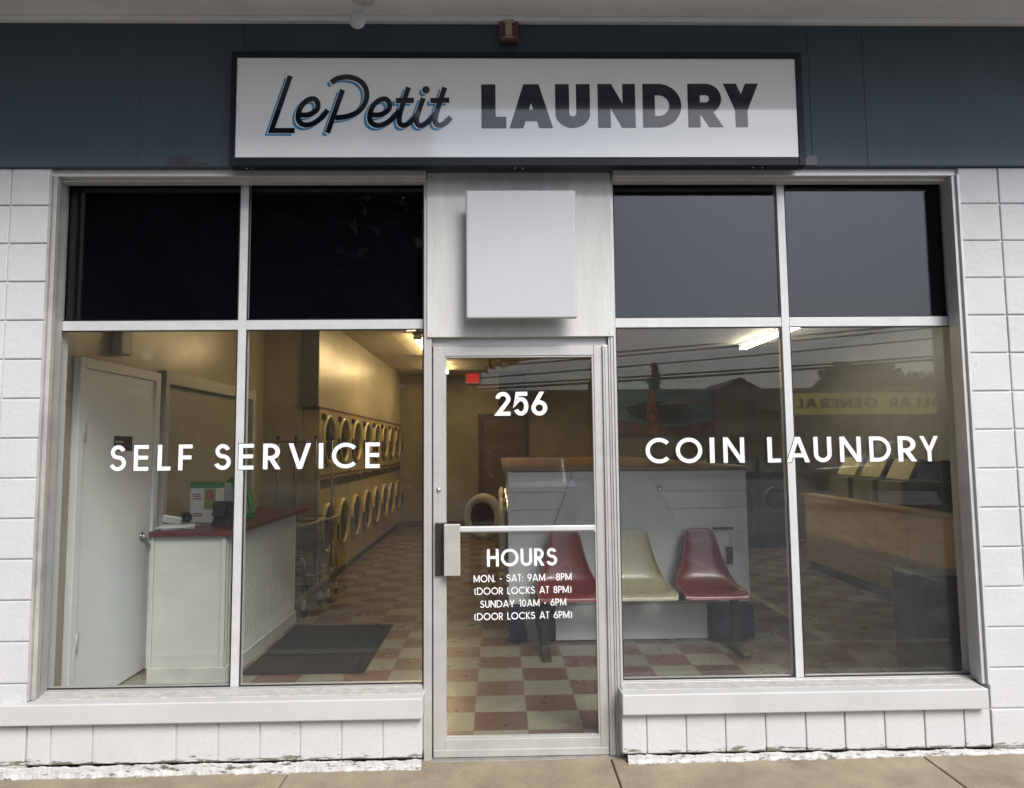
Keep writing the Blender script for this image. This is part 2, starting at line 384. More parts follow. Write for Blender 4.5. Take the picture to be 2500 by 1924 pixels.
# ------------------------------------------------------------------ SETTING: ground
SW = -.03
def slab(name, x0, x1, y0, y1, z0, z1, mat, bev=0):
    return MB().box(x0, x1, y0, y1, z0, z1, bev).build(name, mat, kind='structure')
slab('floor', -2.60, 5.2, .02, 10.1, -.14, 0, checker_mat())
sm = MB()
xs = [-9, -7.4, -5.8, -4.2, -2.63, -1.05, .56, 2.13, 3.7, 5.3, 6.9, 8.5]
for a, b_ in zip(xs, xs[1:]): sm.box(a+.004, b_-.004, -1.78, -.02, -.17, SW+random.uniform(-.001, .001), .006)
sm.box(-9, 8.5, -1.75, -.02, -.165, SW-.016)
for v in sm.bm.verts: v.co.z += .0065*v.co.x
sm.build('sidewalk', sidewalk_mat(), kind='structure')
ASPH = M('asphalt', (.165, .165, .162), rough=.85, var=.18, vs=1.2, bump=.4, bs=90)
slab('kerb', -9, 8.5, -1.93, -1.784, -.3, SW, M('kerb_concrete', (.45, .42, .36), rough=.85, var=.15, vs=5, bump=.3), .012)
gm = MB(); gm.box(-220, 220, -220, -1.6, -.5, -.17); gm.box(-220, -2.65, -1.6, 60, -.5, -.18); gm.box(5.25, 220, -1.6, 60, -.5, -.18)
gm.build('ground', ASPH, kind='structure')
lm = MB()
for x in (-4.9, -2.3, .3, 2.9, 5.5, 8.1): lm.box(x-.05, x+.05, -7.0, -1.95, -.17, -.165)
lm.build('parking_lines', M('line_paint', (.62, .58, .40), rough=.8, var=.25, vs=9), kind='structure')

# ------------------------------------------------------------------ BUILDING
B = thing('laundromat_building', 'white block shopfront with blue fascia, big windows and an aluminium glass door', 'building')
PX0, PX1 = -2.345, 2.50       # inner edges of the two piers
C = .2032
def blocks(xs_, z0, nz, y0, y1, rows=None):
    mb = MB()
    for k in range(nz):
        za, zb = z0+k*C, z0+(k+1)*C
        for a, b_ in zip(xs_, xs_[1:]):
            j = random.uniform(-.0012, .0012); g = .0034
            mb.box(a+g, b_-g, y0+j, y1, za+g, zb-g, .005)
    mb.box(xs_[0]+.002, xs_[-1]-.002, y0+.009, y1-.01, z0, z0+nz*C-.001)
    return mb
lx = [-4.15, -3.74, -3.34, -2.935, -2.548, PX0]
blocks(lx, 0, 15, -.13, .08).build('block_pier', BLOCK, B)
rx = [PX1, 2.72, 3.12, 3.53, 3.94, 4.35, 4.76, 5.2]
blocks(rx, 0, 15, -.13, .08).build('block_pier', BLOCK, B)
bx = [PX0+.002, -2.225, -2.02, -1.61, -1.405, -1.20, -1.0, -.795, -.59, -.392]
blocks(bx, .012, 1, -.13, .08).build('base_wall', BLOCK, B)
bx = [.608, .735, .935, 1.135, 1.34, 1.545, 1.745, 1.95, 2.155, 2.36, PX1-.002]
blocks(bx, .012, 1, -.13, .08).build('base_wall', BLOCK, B)
# chipped painted toe course at the foot of the wall
def toe(x0, x1):
    n = int((x1-x0)/.006); vs_, fs = [], []
    def rough(step, a, b_): 
        k = np.arange(0, n+step+1, step); return np.interp(np.arange(n+1), k, rng.uniform(a, b_, len(k)))
    top = .006+rough(9, -.004, .006)+rough(2, -.002, .002); dep = .1335+rough(7, 0, .005)+rough(2, 0, .0025); bot = rough(5, 0, .012)+rough(2, 0, .005)
    for i in range(n+1):
        x = x0+(x1-x0)*i/n; zb_ = SW+.0065*x
        vs_ += [(x, -.127, top[i]), (x, -dep[i], top[i]-.003), (x, -dep[i]-.002, (top[i]+zb_)/2), (x, -dep[i]-bot[i], zb_+.003), (x, -dep[i]-bot[i]-.001, zb_-.01)]
    for i in range(n):
        for k in range(4): fs.append((5*i+k, 5*i+k+1, 5*i+k+6, 5*i+k+5))
    return vs_, fs
TOE = M('chipped_toe_paint', (.55, .545, .525), rough=.8, var=.1, vs=26, bump=.6, bs=70)
_t = TOE.node_tree; _b = _t.nodes['Principled BSDF']; _base = _b.inputs['Base Color'].links[0].from_socket
_tc = _t.nodes.new('ShaderNodeTexCoord'); _mp = _t.nodes.new('ShaderNodeMapping'); _mp.inputs['Scale'].default_value = (1, 1, 4); _t.links.new(_tc.outputs['Object'], _mp.inputs[0])
_n = _t.nodes.new('ShaderNodeTexNoise'); _n.inputs['Scale'].default_value = 13; _n.inputs['Detail'].default_value = 9; _n.inputs['Roughness'].default_value = .72; _t.links.new(_mp.outputs[0], _n.inputs['Vector'])
_r = _t.nodes.new('ShaderNodeValToRGB'); _t.links.new(_n.outputs['Fac'], _r.inputs[0]); _r.color_ramp.elements[0].position = .545; _r.color_ramp.elements[1].position = .60
_m = _t.nodes.new('ShaderNodeMixRGB'); _t.links.new(_r.outputs[0], _m.inputs[0]); _t.links.new(_base, _m.inputs[1]); _m.inputs[2].default_value = (.13, .11, .085, 1); _t.links.new(_m.outputs[0], _b.inputs['Base Color'])
for a, b_ in ((-4.1, -.394), (.638, 5.1)):
    v, f_ = toe(a, b_); raw('wall_toe', v, f_, TOE, B)
# sills
for a, b_ in ((-2.47, -.385), (.609, 2.465)):
    mb = MB(); mb.box(a, b_, -.172, .02, .2175, .318, .006)
    s_ = mb.build('window_sill', WHITE, B)
    t_ = MB(); t_.prism([(-.115, .3185), (-.108, .3225), (-.012, .330), (-.012, .3185)], 'x', max(a, PX0)+.012, min(b_, PX1)-.012)
    t_.build('sill_cap', SILLTOP, s_)
# fascia and soffit
mb = MB()
fx = [-9, -6.4, -4.0, -1.885, -1.34, 1.70, 2.0, 4.6, 8.5]
for a, b_ in zip(fx, fx[1:]): mb.box(a+.0005, b_-.0005, -.15, -.09, 3.047, 3.9, .0015, 1)
mb.box(-9, 8.5, -.142, .1, 3.049, 3.88)
mb.build('fascia_board', FASCIA, B)
_a, _b = at(407, 408, -.1505), at(466, 380, -.1505)
MB().prism([(_a.x, 3.050), (_a.x+.01, _b.z-.004), (_b.x, _b.z), (_b.x+.002, 3.07), (_b.x+.09, 3.066), (_b.x+.10, 3.050)], 'y', -.1508, -.1502).build('old_stain', M('purple_stain', (.055, .048, .066), rough=.6, var=.2, vs=12), B)
_a, _b = at(1962, 403, -.1505), at(1993, 380, -.1505)
MB().prism([(_a.x, _a.z), (_b.x, _a.z), (_b.x, _b.z), (_a.x+.03, _b.z), (_a.x, _a.z+.02)], 'y', -.154, -.1506).build('mounting_plate', M('plate_grey', (.12, .12, .14), rough=.5), B)
MB().box(-9, 8.5, -1.09, .1, 3.862, 4.0).build('soffit', SOFFIT, B)
MB().box(-9, 8.5, -1.13, -1.091, 3.80, 4.12, .004).build('eaves_board', TRIM, B)
MB().box(-9, 8.5, -.185, -.151, 3.832, 3.861, .004).build('soffit_trim', TRIM, B)
MB().box(-9, 8.5, -1.09, 10.4, 4.005, 4.2).build('roof', M('roof_felt', (.2, .2, .2), rough=.9), B)
# shell of the room
sh = MB(); sh.box(-2.70, -2.56, .085, 10.1, 0, 3.03); sh.build('interior_wall', YWALL, B)
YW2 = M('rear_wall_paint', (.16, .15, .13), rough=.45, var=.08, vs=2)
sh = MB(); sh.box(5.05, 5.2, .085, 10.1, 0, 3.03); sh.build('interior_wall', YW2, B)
sh = MB(); sh.box(-2.559, -2.1305, 3.80, 3.92, 0, 3.03); sh.build('interior_wall', YWALL, B)
sh = MB(); sh.box(-2.70, 5.2, 10.0, 10.15, 0, 3.03); sh.build('interior_wall', M('back_wall_paint', (.23, .19, .11), rough=.5, var=.14, vs=1.6), B)
MB().box(-2.56, 5.05, 9.975, 9.998, 0, .1).build('baseboard', M('maroon_base', (.10, .02, .02), rough=.4), B)
cm = MB(); cm.box(-2.7, 5.2, .02, 10.1, 3.02, 3.06)
for i in range(7): cm.box(-2.56+i*1.2, -2.552+i*1.2, .05, 10, 3.0165, 3.0195)
for i in range(9): cm.box(-2.56, 5.05, .6+i*1.2, .608+i*1.2, 3.015, 3.0160)
cm.build('ceiling', CEIL, B)
# dryer bulkhead: the wall the dryers are set in
bm_ = MB(); bm_.box(-2.13, -1.955, 3.79, 9.99, 2.02, 3.02); bm_.build('dryer_bulkhead', YWALL, B)
MB().box(-2.135, -1.945, 3.783, 9.97, 1.995, 2.018).build('bulkhead_trim', M('dark_red_trim', (.10, .035, .02), rough=.4), B)
MB().box(-2.1295, -1.955, 3.76, 3.789, 2.0185, 3.02).build('bulkhead_end', M('grey_end', (.13, .13, .11), rough=.5), B)
# windows
def window(x0, xm, x1, texts):
    f = MB(); t_ = .022
    zT, zA, zB, zG = 3.016, 2.252, 2.201, .333
    # aluminium lining of the opening
    f.box(x0-.0, x0+.0001+.001, -.02, .05, zG, zT) if False else None
    f.box(x0-.04, x0, -.012, .05, zG-.02, zT+.02, .002)
    f.box(x1, x1+.04, -.012, .05, zG-.02, zT+.02, .002)
    f.box(x0, x1, -.012, .05, zT, zT+.03, .002)
    f.box(x0, x1, -.014, .05, zG-.022, zG, .002)
    f.box(x0-.03, x1+.03, -.035, -.015, zG-.012, zG-.001, .002)
    fr = f.build('window', ALU, B)
    for nm, (a, b_, y0, y1, c, d), mt in (
        ('mullion', (xm-.021, xm+.021, -.0088, .05, zG+.001, zT-.001), ALUW),
        ('transom_bar', (x0+.001, xm-.022, -.0078, .04, zB, zA), ALUW), ('transom_bar', (xm+.022, x1-.001, -.0078, .04, zB, zA), ALUW)):
        MB().box(a, b_, y0, y1, c, d, .0015).build(nm, mt, fr)
    g = MB()
    for a, b_ in ((x0, xm-.022), (xm+.022, x1)):
        for c, d in ((zG, zB), (zA, zT)):
            s = .007
            g.box(a+.001, a+s, -.004, -.0005, c+s, d-s); g.box(b_-s, b_-.001, -.004, -.0005, c+s, d-s)
            g.box(a+.001, b_-.001, -.004, -.0005, d-s, d-.001); g.box(a+.001, b_-.001, -.004, -.0005, c+.001, c+s)
    g.build('gasket', GASKET, fr)
    for a, b_ in ((x0, xm-.022), (xm+.022, x1)):
        MB().box(a+.001, b_-.001, 0, .006, zG+.001, zB-.001).build('glass_pane', CLEANER if x0 < 0 else DUSTY, fr)
        MB().box(a+.001, b_-.001, 0, .006, zA+.001, zT-.001).build('transom_pane', GLASS, fr)
        MB().box(a+.001, b_-.001, .03, .055, zA-.01, zT).build('black_backing', BLACK, fr)
    return fr
WL = window(-2.361, -1.375, -.399, None); WR = window(.643, 1.579, 2.506, None)
def lettering(parent, items, b0, b1, t0, t1, x0, x1, h=.076):
    bf = lambda x: b0+(b1-b0)*(x-x0)/(x1-x0); tf = lambda x: t0+(t1-t0)*(x-x0)/(x1-x0)
    for part in items:
        mb = MB(); fit_text(mb, part, h, -.0095, bf, tf, lift=.0009); mb.build('lettering', VINYL, parent)
        mb = MB(); fit_text(mb, part, h, -.0095, bf, tf, grow=.028); mb.build('lettering_edge', VEDGE, parent)
lettering(WL, [[('S', 267, 307), ('E', 326, 362), ('L', 384, 416), ('F', 435, 469)], [('S', 523, 563), ('E', 582, 619), ('R', 642, 685), ('V', 704, 759), ('I', 778, 789), ('C', 810, 872), ('E', 892, 927)]],
          1150.5, 1142.5, 1087.5, 1080, 267, 927)
lettering(WR, [[('C', 1577, 1637), ('O', 1651, 1715), ('I', 1734, 1745), ('N', 1767, 1818)], [('L', 1875, 1907), ('A', 1921, 1977), ('U', 1988, 2031), ('N', 2052, 2103), ('D', 2124, 2176), ('R', 2194, 2239), ('Y', 2247, 2293)]],
          1131.5, 1126, 1069.5, 1064.5, 1577, 2293)
# opening lining (jambs and head)
jm = MB()
jm.box(PX0-.004, PX0+.008, -.134, -.013, .323, 3.008, .002); jm.box(PX0+.0081, PX0+.028, -.118, -.085, .323, 3.006, .003); jm.box(PX0+.0081, PX0+.018, -.084, -.013, .326, 3.005, .002); jm.build('window_jamb', JAMB, B)
MB().box(PX1-.008, PX1+.006, -.134, -.013, .323, 3.008, .002).box(PX1-.028, PX1-.0081, -.118, -.085, .323, 3.006, .003).box(PX1-.018, PX1-.0081, -.084, -.013, .326, 3.005, .002).build('window_jamb', ALUW, B)
for a, b_ in ((PX0-.004, -.378), (.632, PX1+.006)):
    mb = MB(); mb.box(a, b_, -.112, -.02, 3.008, 3.046, .002); mb.box(a, b_, -.075, -.021, 2.994, 3.007)
    mb.build('window_head', ALUW, B)
# door surround
def post(x0, x1, z1=3.046):
    mb = MB(); mb.box(x0, x1, -.055, .05, SW-.02, z1, .002)
    return mb
p1 = post(-.392, -.352); p1.box(-.372, -.368, -.0565, -.05, SW, 3.04); p1.build('door_post', ALU, B)
p2 = post(.594, .636); p2.box(.606, .616, -.062, -.054, SW, 3.04, .001); p2.box(.622, .631, -.062, -.054, SW, 3.04, .001); p2.build('door_post', ALU, B)
od = MB(); od.box(-.374, .622, -.068, .04, 2.144, 3.046, .002)
for x in (-.35, .60):
    for z in (2.165, 3.02): od.cyl((x, -.068, z), (x, -.071, z), .005, n=10)
od.build('overdoor_panel', PANEL, B)
MB().box(-.35, .592, -.03, .05, 2.10, 2.1435).build('door_head', ALU, B)
MB().box(-.36, .60, -.075, .06, SW-.02, -.027, .003).build('threshold', M('threshold', (.33, .31, .28), rough=.5, metal=.3, var=.2, vs=9), B)
# entrance door
dz0, dz1, dx0, dx1 = -.024, 2.098, -.345, .560
gx0, gx1, gz0, gz1 = -.286, .517, .062, 2.047
d_ = MB()
d_.box(dx0, gx0, -.035, .01, dz0, dz1, .003); d_.box(gx1, dx1+.03, -.035, .01, dz0, dz1, .003)
d_.box(gx0, gx1, -.035, .01, gz1, dz1, .002); d_.box(gx0, gx1, -.035, .01, dz0, gz0+.0, .002)
for x0, x1, z0, z1 in ((gx0, gx0+.009, gz0+.009, gz1-.009), (gx1-.009, gx1, gz0+.009, gz1-.009), (gx0, gx1, gz1-.009, gz1), (gx0, gx1, gz0, gz0+.009)): d_.box(x0, x1, -.030, -.004, z0, z1, .001)
d_.box(dx0+.001, gx1+.04, -.041, -.036, -.024, .012, .002)
DR = d_.build('entrance_door', ALU, B)
MB().box(gx0+.009, gx1-.009, 0, .006, gz0+.009, gz1-.009).build('glass_pane', CLEANER, DR)
MB().box(gx1+.046, .593, -.05, -.01, dz0, 2.10, .003).box(gx1+.058, gx1+.064, -.054, -.048, dz0, 2.09, .001).build('hinge_stile', ALU, DR)
pb = MB()
a, b_ = at(1120, 1287, -.075), at(1452, 1282, -.06)
pb.box(a.x, b_.x, -.088, -.062, 1.120, 1.148, .005); pb.box(a.x, b_.x, -.061, -.035, 1.112, 1.119)
pb.build('push_bar', ALUW, DR)
hd = MB(); a, b_ = at(1063, 1276, -.036), at(1085, 1405, -.036)
hd.box(a.x, b_.x+.01, -.05, -.0355, b_.z, a.z, .003); hd.build('handle_plate', M('dark_bronze', (.05, .045, .04), rough=.4, metal=.5), DR)
hd = MB(); a, b_ = at(1084, 1280, -.075), at(1124, 1405, -.075)
hd.box(a.x, b_.x, -.092, -.058, b_.z, a.z, .004); hd.box(a.x+.006, a.x+.03, -.057, -.036, b_.z+.06, b_.z+.1); hd.box(a.x+.006, a.x+.03, -.057, -.036, a.z-.1, a.z-.06)
hd.build('pull_handle', M('handle_alu', (.47, .45, .40), rough=.45, metal=.3, var=.08), DR)
lk = MB(); c = at(1071, 1196, -.035)
lk.lathe([(0, .010), (.007, .010), (.008, .006), (.0115, .006), (.013, .002), (.013, 0)], Matrix.Translation((c.x, -.0352, c.z))@Matrix.Rotation(R(90), 4, 'X'), 20)
lk.build('lock_cylinder', CHROME, DR)
Z2 = lambda x, y: (800+x*.38919, 1274+y*.38919)
def door_line(txt, l, r, cap, h, track=.13, zf=Z2):
    tx = MB(); run_text(tx, txt, h, at(*zf(*l), -.001), at(*zf(*r), -.001), cap*.38919/F*3.65, track=track); tx.build('door_lettering', VINYL, DR)
door_line('HOURS', (1000, 282), (1440, 273), 107, .082, .12)
door_line('MON. - SAT: 9AM - 8PM', (916, 381), (1530, 366), 44, .066, .12)
door_line('(DOOR LOCKS AT 8PM)', (920, 459), (1530, 445), 43, .066, .10)
door_line('SUNDAY 10AM - 6PM', (957, 540), (1497, 524), 43, .066, .12)
door_line('(DOOR LOCKS AT 6PM)', (920, 619), (1534, 603), 43, .066, .10)
Z5 = lambda x, y: (800+x*.38919, 640+y*.38919)
door_line('256', (1053, 964), (1378, 962), 150, .085, .12, Z5)
# interior side doors (left wall)
XW = -2.56
idr = MB(); idr.box(XW+.001, XW+.028, .53, 1.385, .01, 2.065, .003)
ID = idr.build('interior_door', GREYP, B)
for z in (.36, 1.62):
    MB().box(XW+.029, XW+.036, .535, .575, z, z+.115, .002).cyl((XW+.04, .533, z), (XW+.04, .533, z+.115), .008, n=10).build('hinge', ALUW, ID)
kb = MB(); kc = Vector((XW+.028, 1.27, .95))
kb.lathe([(0, 0), (.033, .001), (.033, .008), (.012, .014), (.012, .04), (.026, .048), (.029, .062), (.022, .074), (0, .076)], Matrix.Translation(kc)@Matrix.Rotation(R(90), 4, 'Y'), 24); kb.build('door_knob', CHROME, ID)
sp_ = MB(); sp_.box(XW+.0285, XW+.033, .88, 1.10, 1.555, 1.655, .002); DSG = sp_.build('door_sign', M('black_plate', (.012, .012, .013), rough=.35, var=0), ID)
MB().box(XW+.0331, XW+.0334, .89, .985, 1.61, 1.622).build('sign_line', CASING, DSG)
MB().box(XW+.0331, XW+.0334, .89, .935, 1.58, 1.592).build('sign_line', CASING, DSG)
cs = MB()
for y0, y1, z0, z1 in ((.47, .529, 0, 2.13), (1.386, 1.45, 0, 2.13), (.529, 1.386, 2.066, 2.13)): cs.box(XW+.0005, XW+.045, y0, y1, z0, z1, .004)
cs.build('door_casing', GREYP, B)
cs = MB()
for y0, y1, z0, z1 in ((1.50, 1.56, 0, 2.16), (3.32, 3.4, 0, 2.16), (1.561, 3.319, 2.06, 2.16)): cs.box(XW+.0005, XW+.06, y0, y1, z0, z1, .004)
cs.build('opening_casing', CASING, B)
MB().box(XW+.0003, XW+.012, 1.561, 3.319, 1.02, 2.059).build('opening_panel', M('panel_paint', (.33, .31, .25), rough=.4, var=.05), B)
MB().box(XW+.001, XW+.016, .09, .468, 0, .12, .003).build('baseboard', GREYP, B)
# back wall door
bd = MB(); bd.box(-.30, .52, 9.97, 9.999, 0.02, 2.12, .004); bd.build('back_door', M('brown_door', (.10, .06, .035), rough=.4), B)
cs = MB()
for x0, x1, z0, z1 in ((-.40, -.301, 0, 2.22), (.521, .60, 0, 2.22), (-.301, .521, 2.121, 2.22)): cs.box(x0, x1, 9.955, 9.999, z0, z1, .004)
cs.build('back_door_casing', M('dark_casing', (.06, .035, .02), rough=.4), B)

# ------------------------------------------------------------------ SHOP SIGN
S = thing('shop_sign', 'long white shop sign in a dark frame above the entrance door', 'sign')
sy = -.215
_a, _b = at(559, 405, sy), at(1956, 128, sy); sx0, sx1, sz0, sz1 = _a.x, _b.x, _a.z, _b.z
_a, _b = at(573, 383.5, sy), at(1941, 143, sy); fx0, fx1, fz0, fz1 = _a.x, _b.x, _a.z, _b.z
SF = M('sign_frame', (.010, .014, .021), rough=.5, var=.1, vs=4, spec=.25)
mb = MB()
mb.box(sx0, fx0, sy, -.151, sz0, sz1, .003); mb.box(fx1, sx1, sy, -.151, sz0, sz1, .003)
mb.box(fx0, fx1, sy, -.151, fz1, sz1, .003); mb.box(fx0, fx1, sy, -.151, sz0, fz0, .003)
mb.box(fx0, fx1, -.18, -.16, fz0, fz1)
mb.build('sign_frame', SF, S)
FY = -.209
SFACE = M('sign_acrylic', (.86, .86, .84), rough=.10, var=.02, vs=2, coat=1.0)
MB().box(fx0, fx1, FY, -.185, fz0, fz1).build('sign_face', SFACE, S)
INK = M('sign_ink', (.008, .012, .020), rough=.12, var=0, coat=.75, spec=.3)
BLUE = M('sign_blue', (.055, .26, .50), rough=.12, var=0, coat=.6)
mb = MB()
items = [('L', 1175.6, 1236), ('A', 1243.5, 1351), ('U', 1356.5, 1441.5), ('N', 1460.5, 1552.5), ('D', 1570.5, 1665), ('R', 1681, 1766.5), ('Y', 1766.5, 1856.5)]
fit_text(mb, items, .132, FY-.0012, lambda x: 313.6-(x-1175)*.0050, lambda x: 206.2-(x-1175)*.0032)
mb.build('sign_letters', INK, S)
def spline(p, n=10):
    out = []; p = [Vector(q) for q in p]
    for i in range(len(p)-1):
        p0, p1, p2, p3 = p[max(i-1, 0)], p[i], p[i+1], p[min(i+2, len(p)-1)]
        for k in range(n):
            t = k/n
            out.append(.5*((2*p1)+(p2-p0)*t+(2*p0-5*p1+4*p2-p3)*t*t+(3*p1-p0-3*p2+p3)*t**3))
    return out+[p[-1]]
o2 = 2055.5
strokes = [
    ([(1822, 478), (1704, 821), (1704, 821), (1850, 821)], False),
    ([(1880, 722), (1935, 722), (1985, 694), (1996, 655), (1975, 624), (1938, 627), (1896, 661), (1872, 718), (1878, 765), (1915, 786), (1968, 775), (2020, 738), (2056, 692)], True),
    ([(95+o2, 565), (0+o2, 836)], False),
    ([(22+o2, 520), (65+o2, 495), (125+o2, 486), (190+o2, 502), (234+o2, 545), (246+o2, 602), (228+o2, 662), (183+o2, 708), (120+o2, 733), (48+o2, 742)], True),
    ([(272+o2, 722), (330+o2, 722), (378+o2, 694), (389+o2, 655), (368+o2, 626), (330+o2, 629), (288+o2, 663), (265+o2, 720), (272+o2, 768), (312+o2, 789), (365+o2, 776), (415+o2, 738), (450+o2, 695)], True),
    ([(508+o2, 550), (472+o2, 655), (450+o2, 735), (455+o2, 778), (482+o2, 788), (520+o2, 768), (556+o2, 722)], True),
    ([(428+o2, 634), (541+o2, 632)], False),
    ([(600+o2, 618), (566+o2, 715), (558+o2, 760), (570+o2, 786), (597+o2, 786), (640+o2, 758), (676+o2, 712)], True),
    ([(735+o2, 551), (700+o2, 655), (676+o2, 735), (680+o2, 778), (706+o2, 788), (742+o2, 770), (772+o2, 738)], True),
    ([(645+o2, 634), (763+o2, 631)], False)]
def script(mb, dx, dy, hw, lift):
    for k, (p, sm_) in enumerate(strokes):
        q = spline(p) if sm_ else [Vector(a) for a in p]
        for quad in ribbon(q, hw):
            mb.face([at((v.x+dx)*.38919, (v.y+dy)*.38919, FY)+Vector((0, -lift-k*.00012, 0)) for v in quad])
    c = (617+o2+dx, 567+dy); rr = hw*1.45
    mb.face([at((c[0]+rr*math.cos(t))*.38919, (c[1]-rr*math.sin(t))*.38919, FY)+Vector((0, -lift-.0013, 0)) for t in [2*math.pi*i/24 for i in range(24)]])
mb = MB(); script(mb, -22, 16, 15.5, .0006); mb.build('blue_script_shadow', BLUE, S)
mb = MB(); script(mb, -7, 5, 15.5, .0020); mb.build('script_gap', SFACE, S)
mb = MB(); script(mb, 0, 0, 16.2, .0036); mb.build('script_letters', INK, S)
for x in (-1.30, -1.27, .10, .14, 1.36, 1.41): MB().cyl((x, -.19, sz0), (x, -.19, sz0-.005), .005, n=8).build('screw', CHROME, S)

# blank white light box above the door
LB = thing('blank_sign_box', 'blank pale rectangular plate with rounded corners on the panel over the door', 'sign', (.128, -.1, 2.56))
mb = MB(); mb.box(-.288, .288, -.092, -.062, -.340, .340, .010, 3)
mb.build('cover', M('lilac_white_plastic', (.465, .465, .485), rough=.45, var=.02, vs=2), LB)
mb = MB()
mb.box(-.2, .2, -.061, .0305, -.25, .25); mb.build('bracket', M('bracket', (.3, .3, .3)), LB)

# spotlight and alarm strobe
SPT = thing('soffit_spotlight', 'small white spotlight hanging from the soffit left of centre', 'spotlight', (0, 0, 0))
PL = M('white_plastic', (.66, .66, .66), rough=.4, var=.05)
bp = at(886, 0, -.33); bp.z = 3.862
hc = at(874, 50, -.38)
mb = MB(); mb.lathe([(0, 0), (.055, 0), (.055, -.012), (.03, -.026), (0, -.028)], Matrix.Translation(bp), 24); mb.build('base_plate', PL, SPT)
mb = MB(); mb.tube([bp+Vector((.004, 0, -.02)), bp+Vector((.010, 0, -.05)), hc+Vector((.022, .005, .052)), hc+Vector((.012, .02, .03))], .006)
mb.lathe([(0, .014), (.01, .01), (.014, 0), (.01, -.01), (0, -.014)], Matrix.Translation(hc+Vector((.024, .003, .048))), 14)
mb.build('swivel_arm', PL, SPT)
mt_ = Matrix.Translation(hc)@Vector((-.1, -1, -.42)).to_track_quat('Z', 'Y').to_matrix().to_4x4()
mb = MB(); mb.lathe([(0, -.06), (.018, -.058), (.024, -.03), (.038, .0), (.041, .012), (.041, .02), (.036, .02)], mt_, 28); mb.build('lamp_head', PL, SPT)
mb = MB(); mb.lathe([(.036, .017), (.030, .021), (.015, .026), (0, .027)], mt_, 28); mb.build('lens', M('frosted_lens', (.55, .57, .60), rough=.2, coat=.5), SPT)
AL = thing('alarm_strobe', 'small red and beige alarm strobe on the fascia above the sign', 'alarm', (0, 0, 0))
a, b_ = at(1218, 60, -.15), at(1265, 112, -.15)
cxa = (a.x+b_.x)/2
mb = MB(); mb.box(a.x, b_.x, -.185, -.151, b_.z, a.z, .005); mb.box(a.x+.002, b_.x-.002, -.20, -.186, b_.z+.001, b_.z+.022, .004); mb.build('housing', M('alarm_red', (.15, .06, .065), rough=.45, var=.1), AL)
mb = MB(); mb.box(cxa-.019, cxa+.019, -.205, -.186, b_.z+.024, a.z-.004, .006, 3); mb.box(cxa-.030, cxa+.030, -.199, -.186, a.z-.016, a.z-.001, .003); mb.box(cxa-.03, cxa+.03, -.2055, -.2005, b_.z+.012, b_.z+.020, .002); mb.build('lens', M('beige_lens', (.42, .36, .24), rough=.3, var=.08), AL)

# ------------------------------------------------------------------ INTERIOR THINGS
def tubelight(loc, length, col, strength, label):
    T = thing('ceiling_light', label, 'light', loc, 0, 'fluorescent ceiling lights')
    MB().box(-.075, .075, -length/2, length/2, -.012, .0, .003).box(-.05, .05, -length/2, length/2, -.04, -.0125, .004).build('housing', PL, T)
    em = M('lit_tube', col, rough=.3, var=0, emis=(col, strength))
    for x in (-.035, .035):
        m2 = MB(); m2.cyl((x, -length/2+.04, -.06), (x, length/2-.04, -.06), .014, n=12); m2.build('tube', em, T)
    e2 = MB()
    for y in (-1, 1): e2.box(-.055, .055, y*(length/2-.02)-.015, y*(length/2-.02)+.015, -.08, -.0405, .003)
    e2.build('lamp_holder', PL, T)
    return T
WARM, COOL = (1, .74, .38), (1, .95, .80)
LT = 22.0
tubelight((-1.02, 6.0, 3.014), 2.1, WARM, LT, 'warm fluorescent ceiling light near the dryers, the nearer one')
tubelight((-1.02, 3.3, 3.014), 2.1, WARM, LT*.45, 'warm fluorescent ceiling light above the carts, glowing on the side wall')
tubelight((-.98, 8.35, 3.014), 1.5, WARM, LT, 'warm fluorescent ceiling light near the dryers, just left of the exit sign')
tubelight((3.58, 4.95, 3.014), 2.3, COOL, LT*1.0, 'white fluorescent ceiling light seen through the right window')

# counter
CT = thing('service_counter', 'white beadboard counter with a maroon top behind the left window', 'counter', (0, 0, 0))
mb = MB(); mb.box(-2.36, -1.862, 1.075, 2.62, 0, .972); mb.box(-2.36, -2.34, 1.062, 1.0745, .1, .972, .002); mb.box(-1.885, -1.855, 1.060, 1.0745, .1, .972, .002); mb.box(-1.8615, -1.845, 2.585, 2.625, .1, .972, .002)
mb.build('cabinet', M('counter_paint', (.47, .47, .425), rough=.45, var=.05, vs=3), CT)
mb = MB(); y = 1.085
while y < 2.58: mb.box(-1.8615, -1.849, y, y+.033, .1, .971, .004, 1); y += .042
mb.build('beadboard', M('beadboard_paint', (.42, .415, .37), rough=.45, var=.05, vs=3), CT)
mb = MB(); mb.box(-2.36, -1.838, 1.052, 1.0735, 0, .105, .004); mb.box(-1.8495, -1.832, 1.074, 2.64, 0, .105, .004); mb.build('baseboard', M('counter_base', (.46, .46, .42), rough=.4), CT)
mb = MB(); mb.box(-2.366, -1.80, 1.03, 2.93, .973, 1.010, .006); mb.build('countertop', M('maroon_laminate', (.095, .022, .026), rough=.32, var=.12, vs=5), CT)
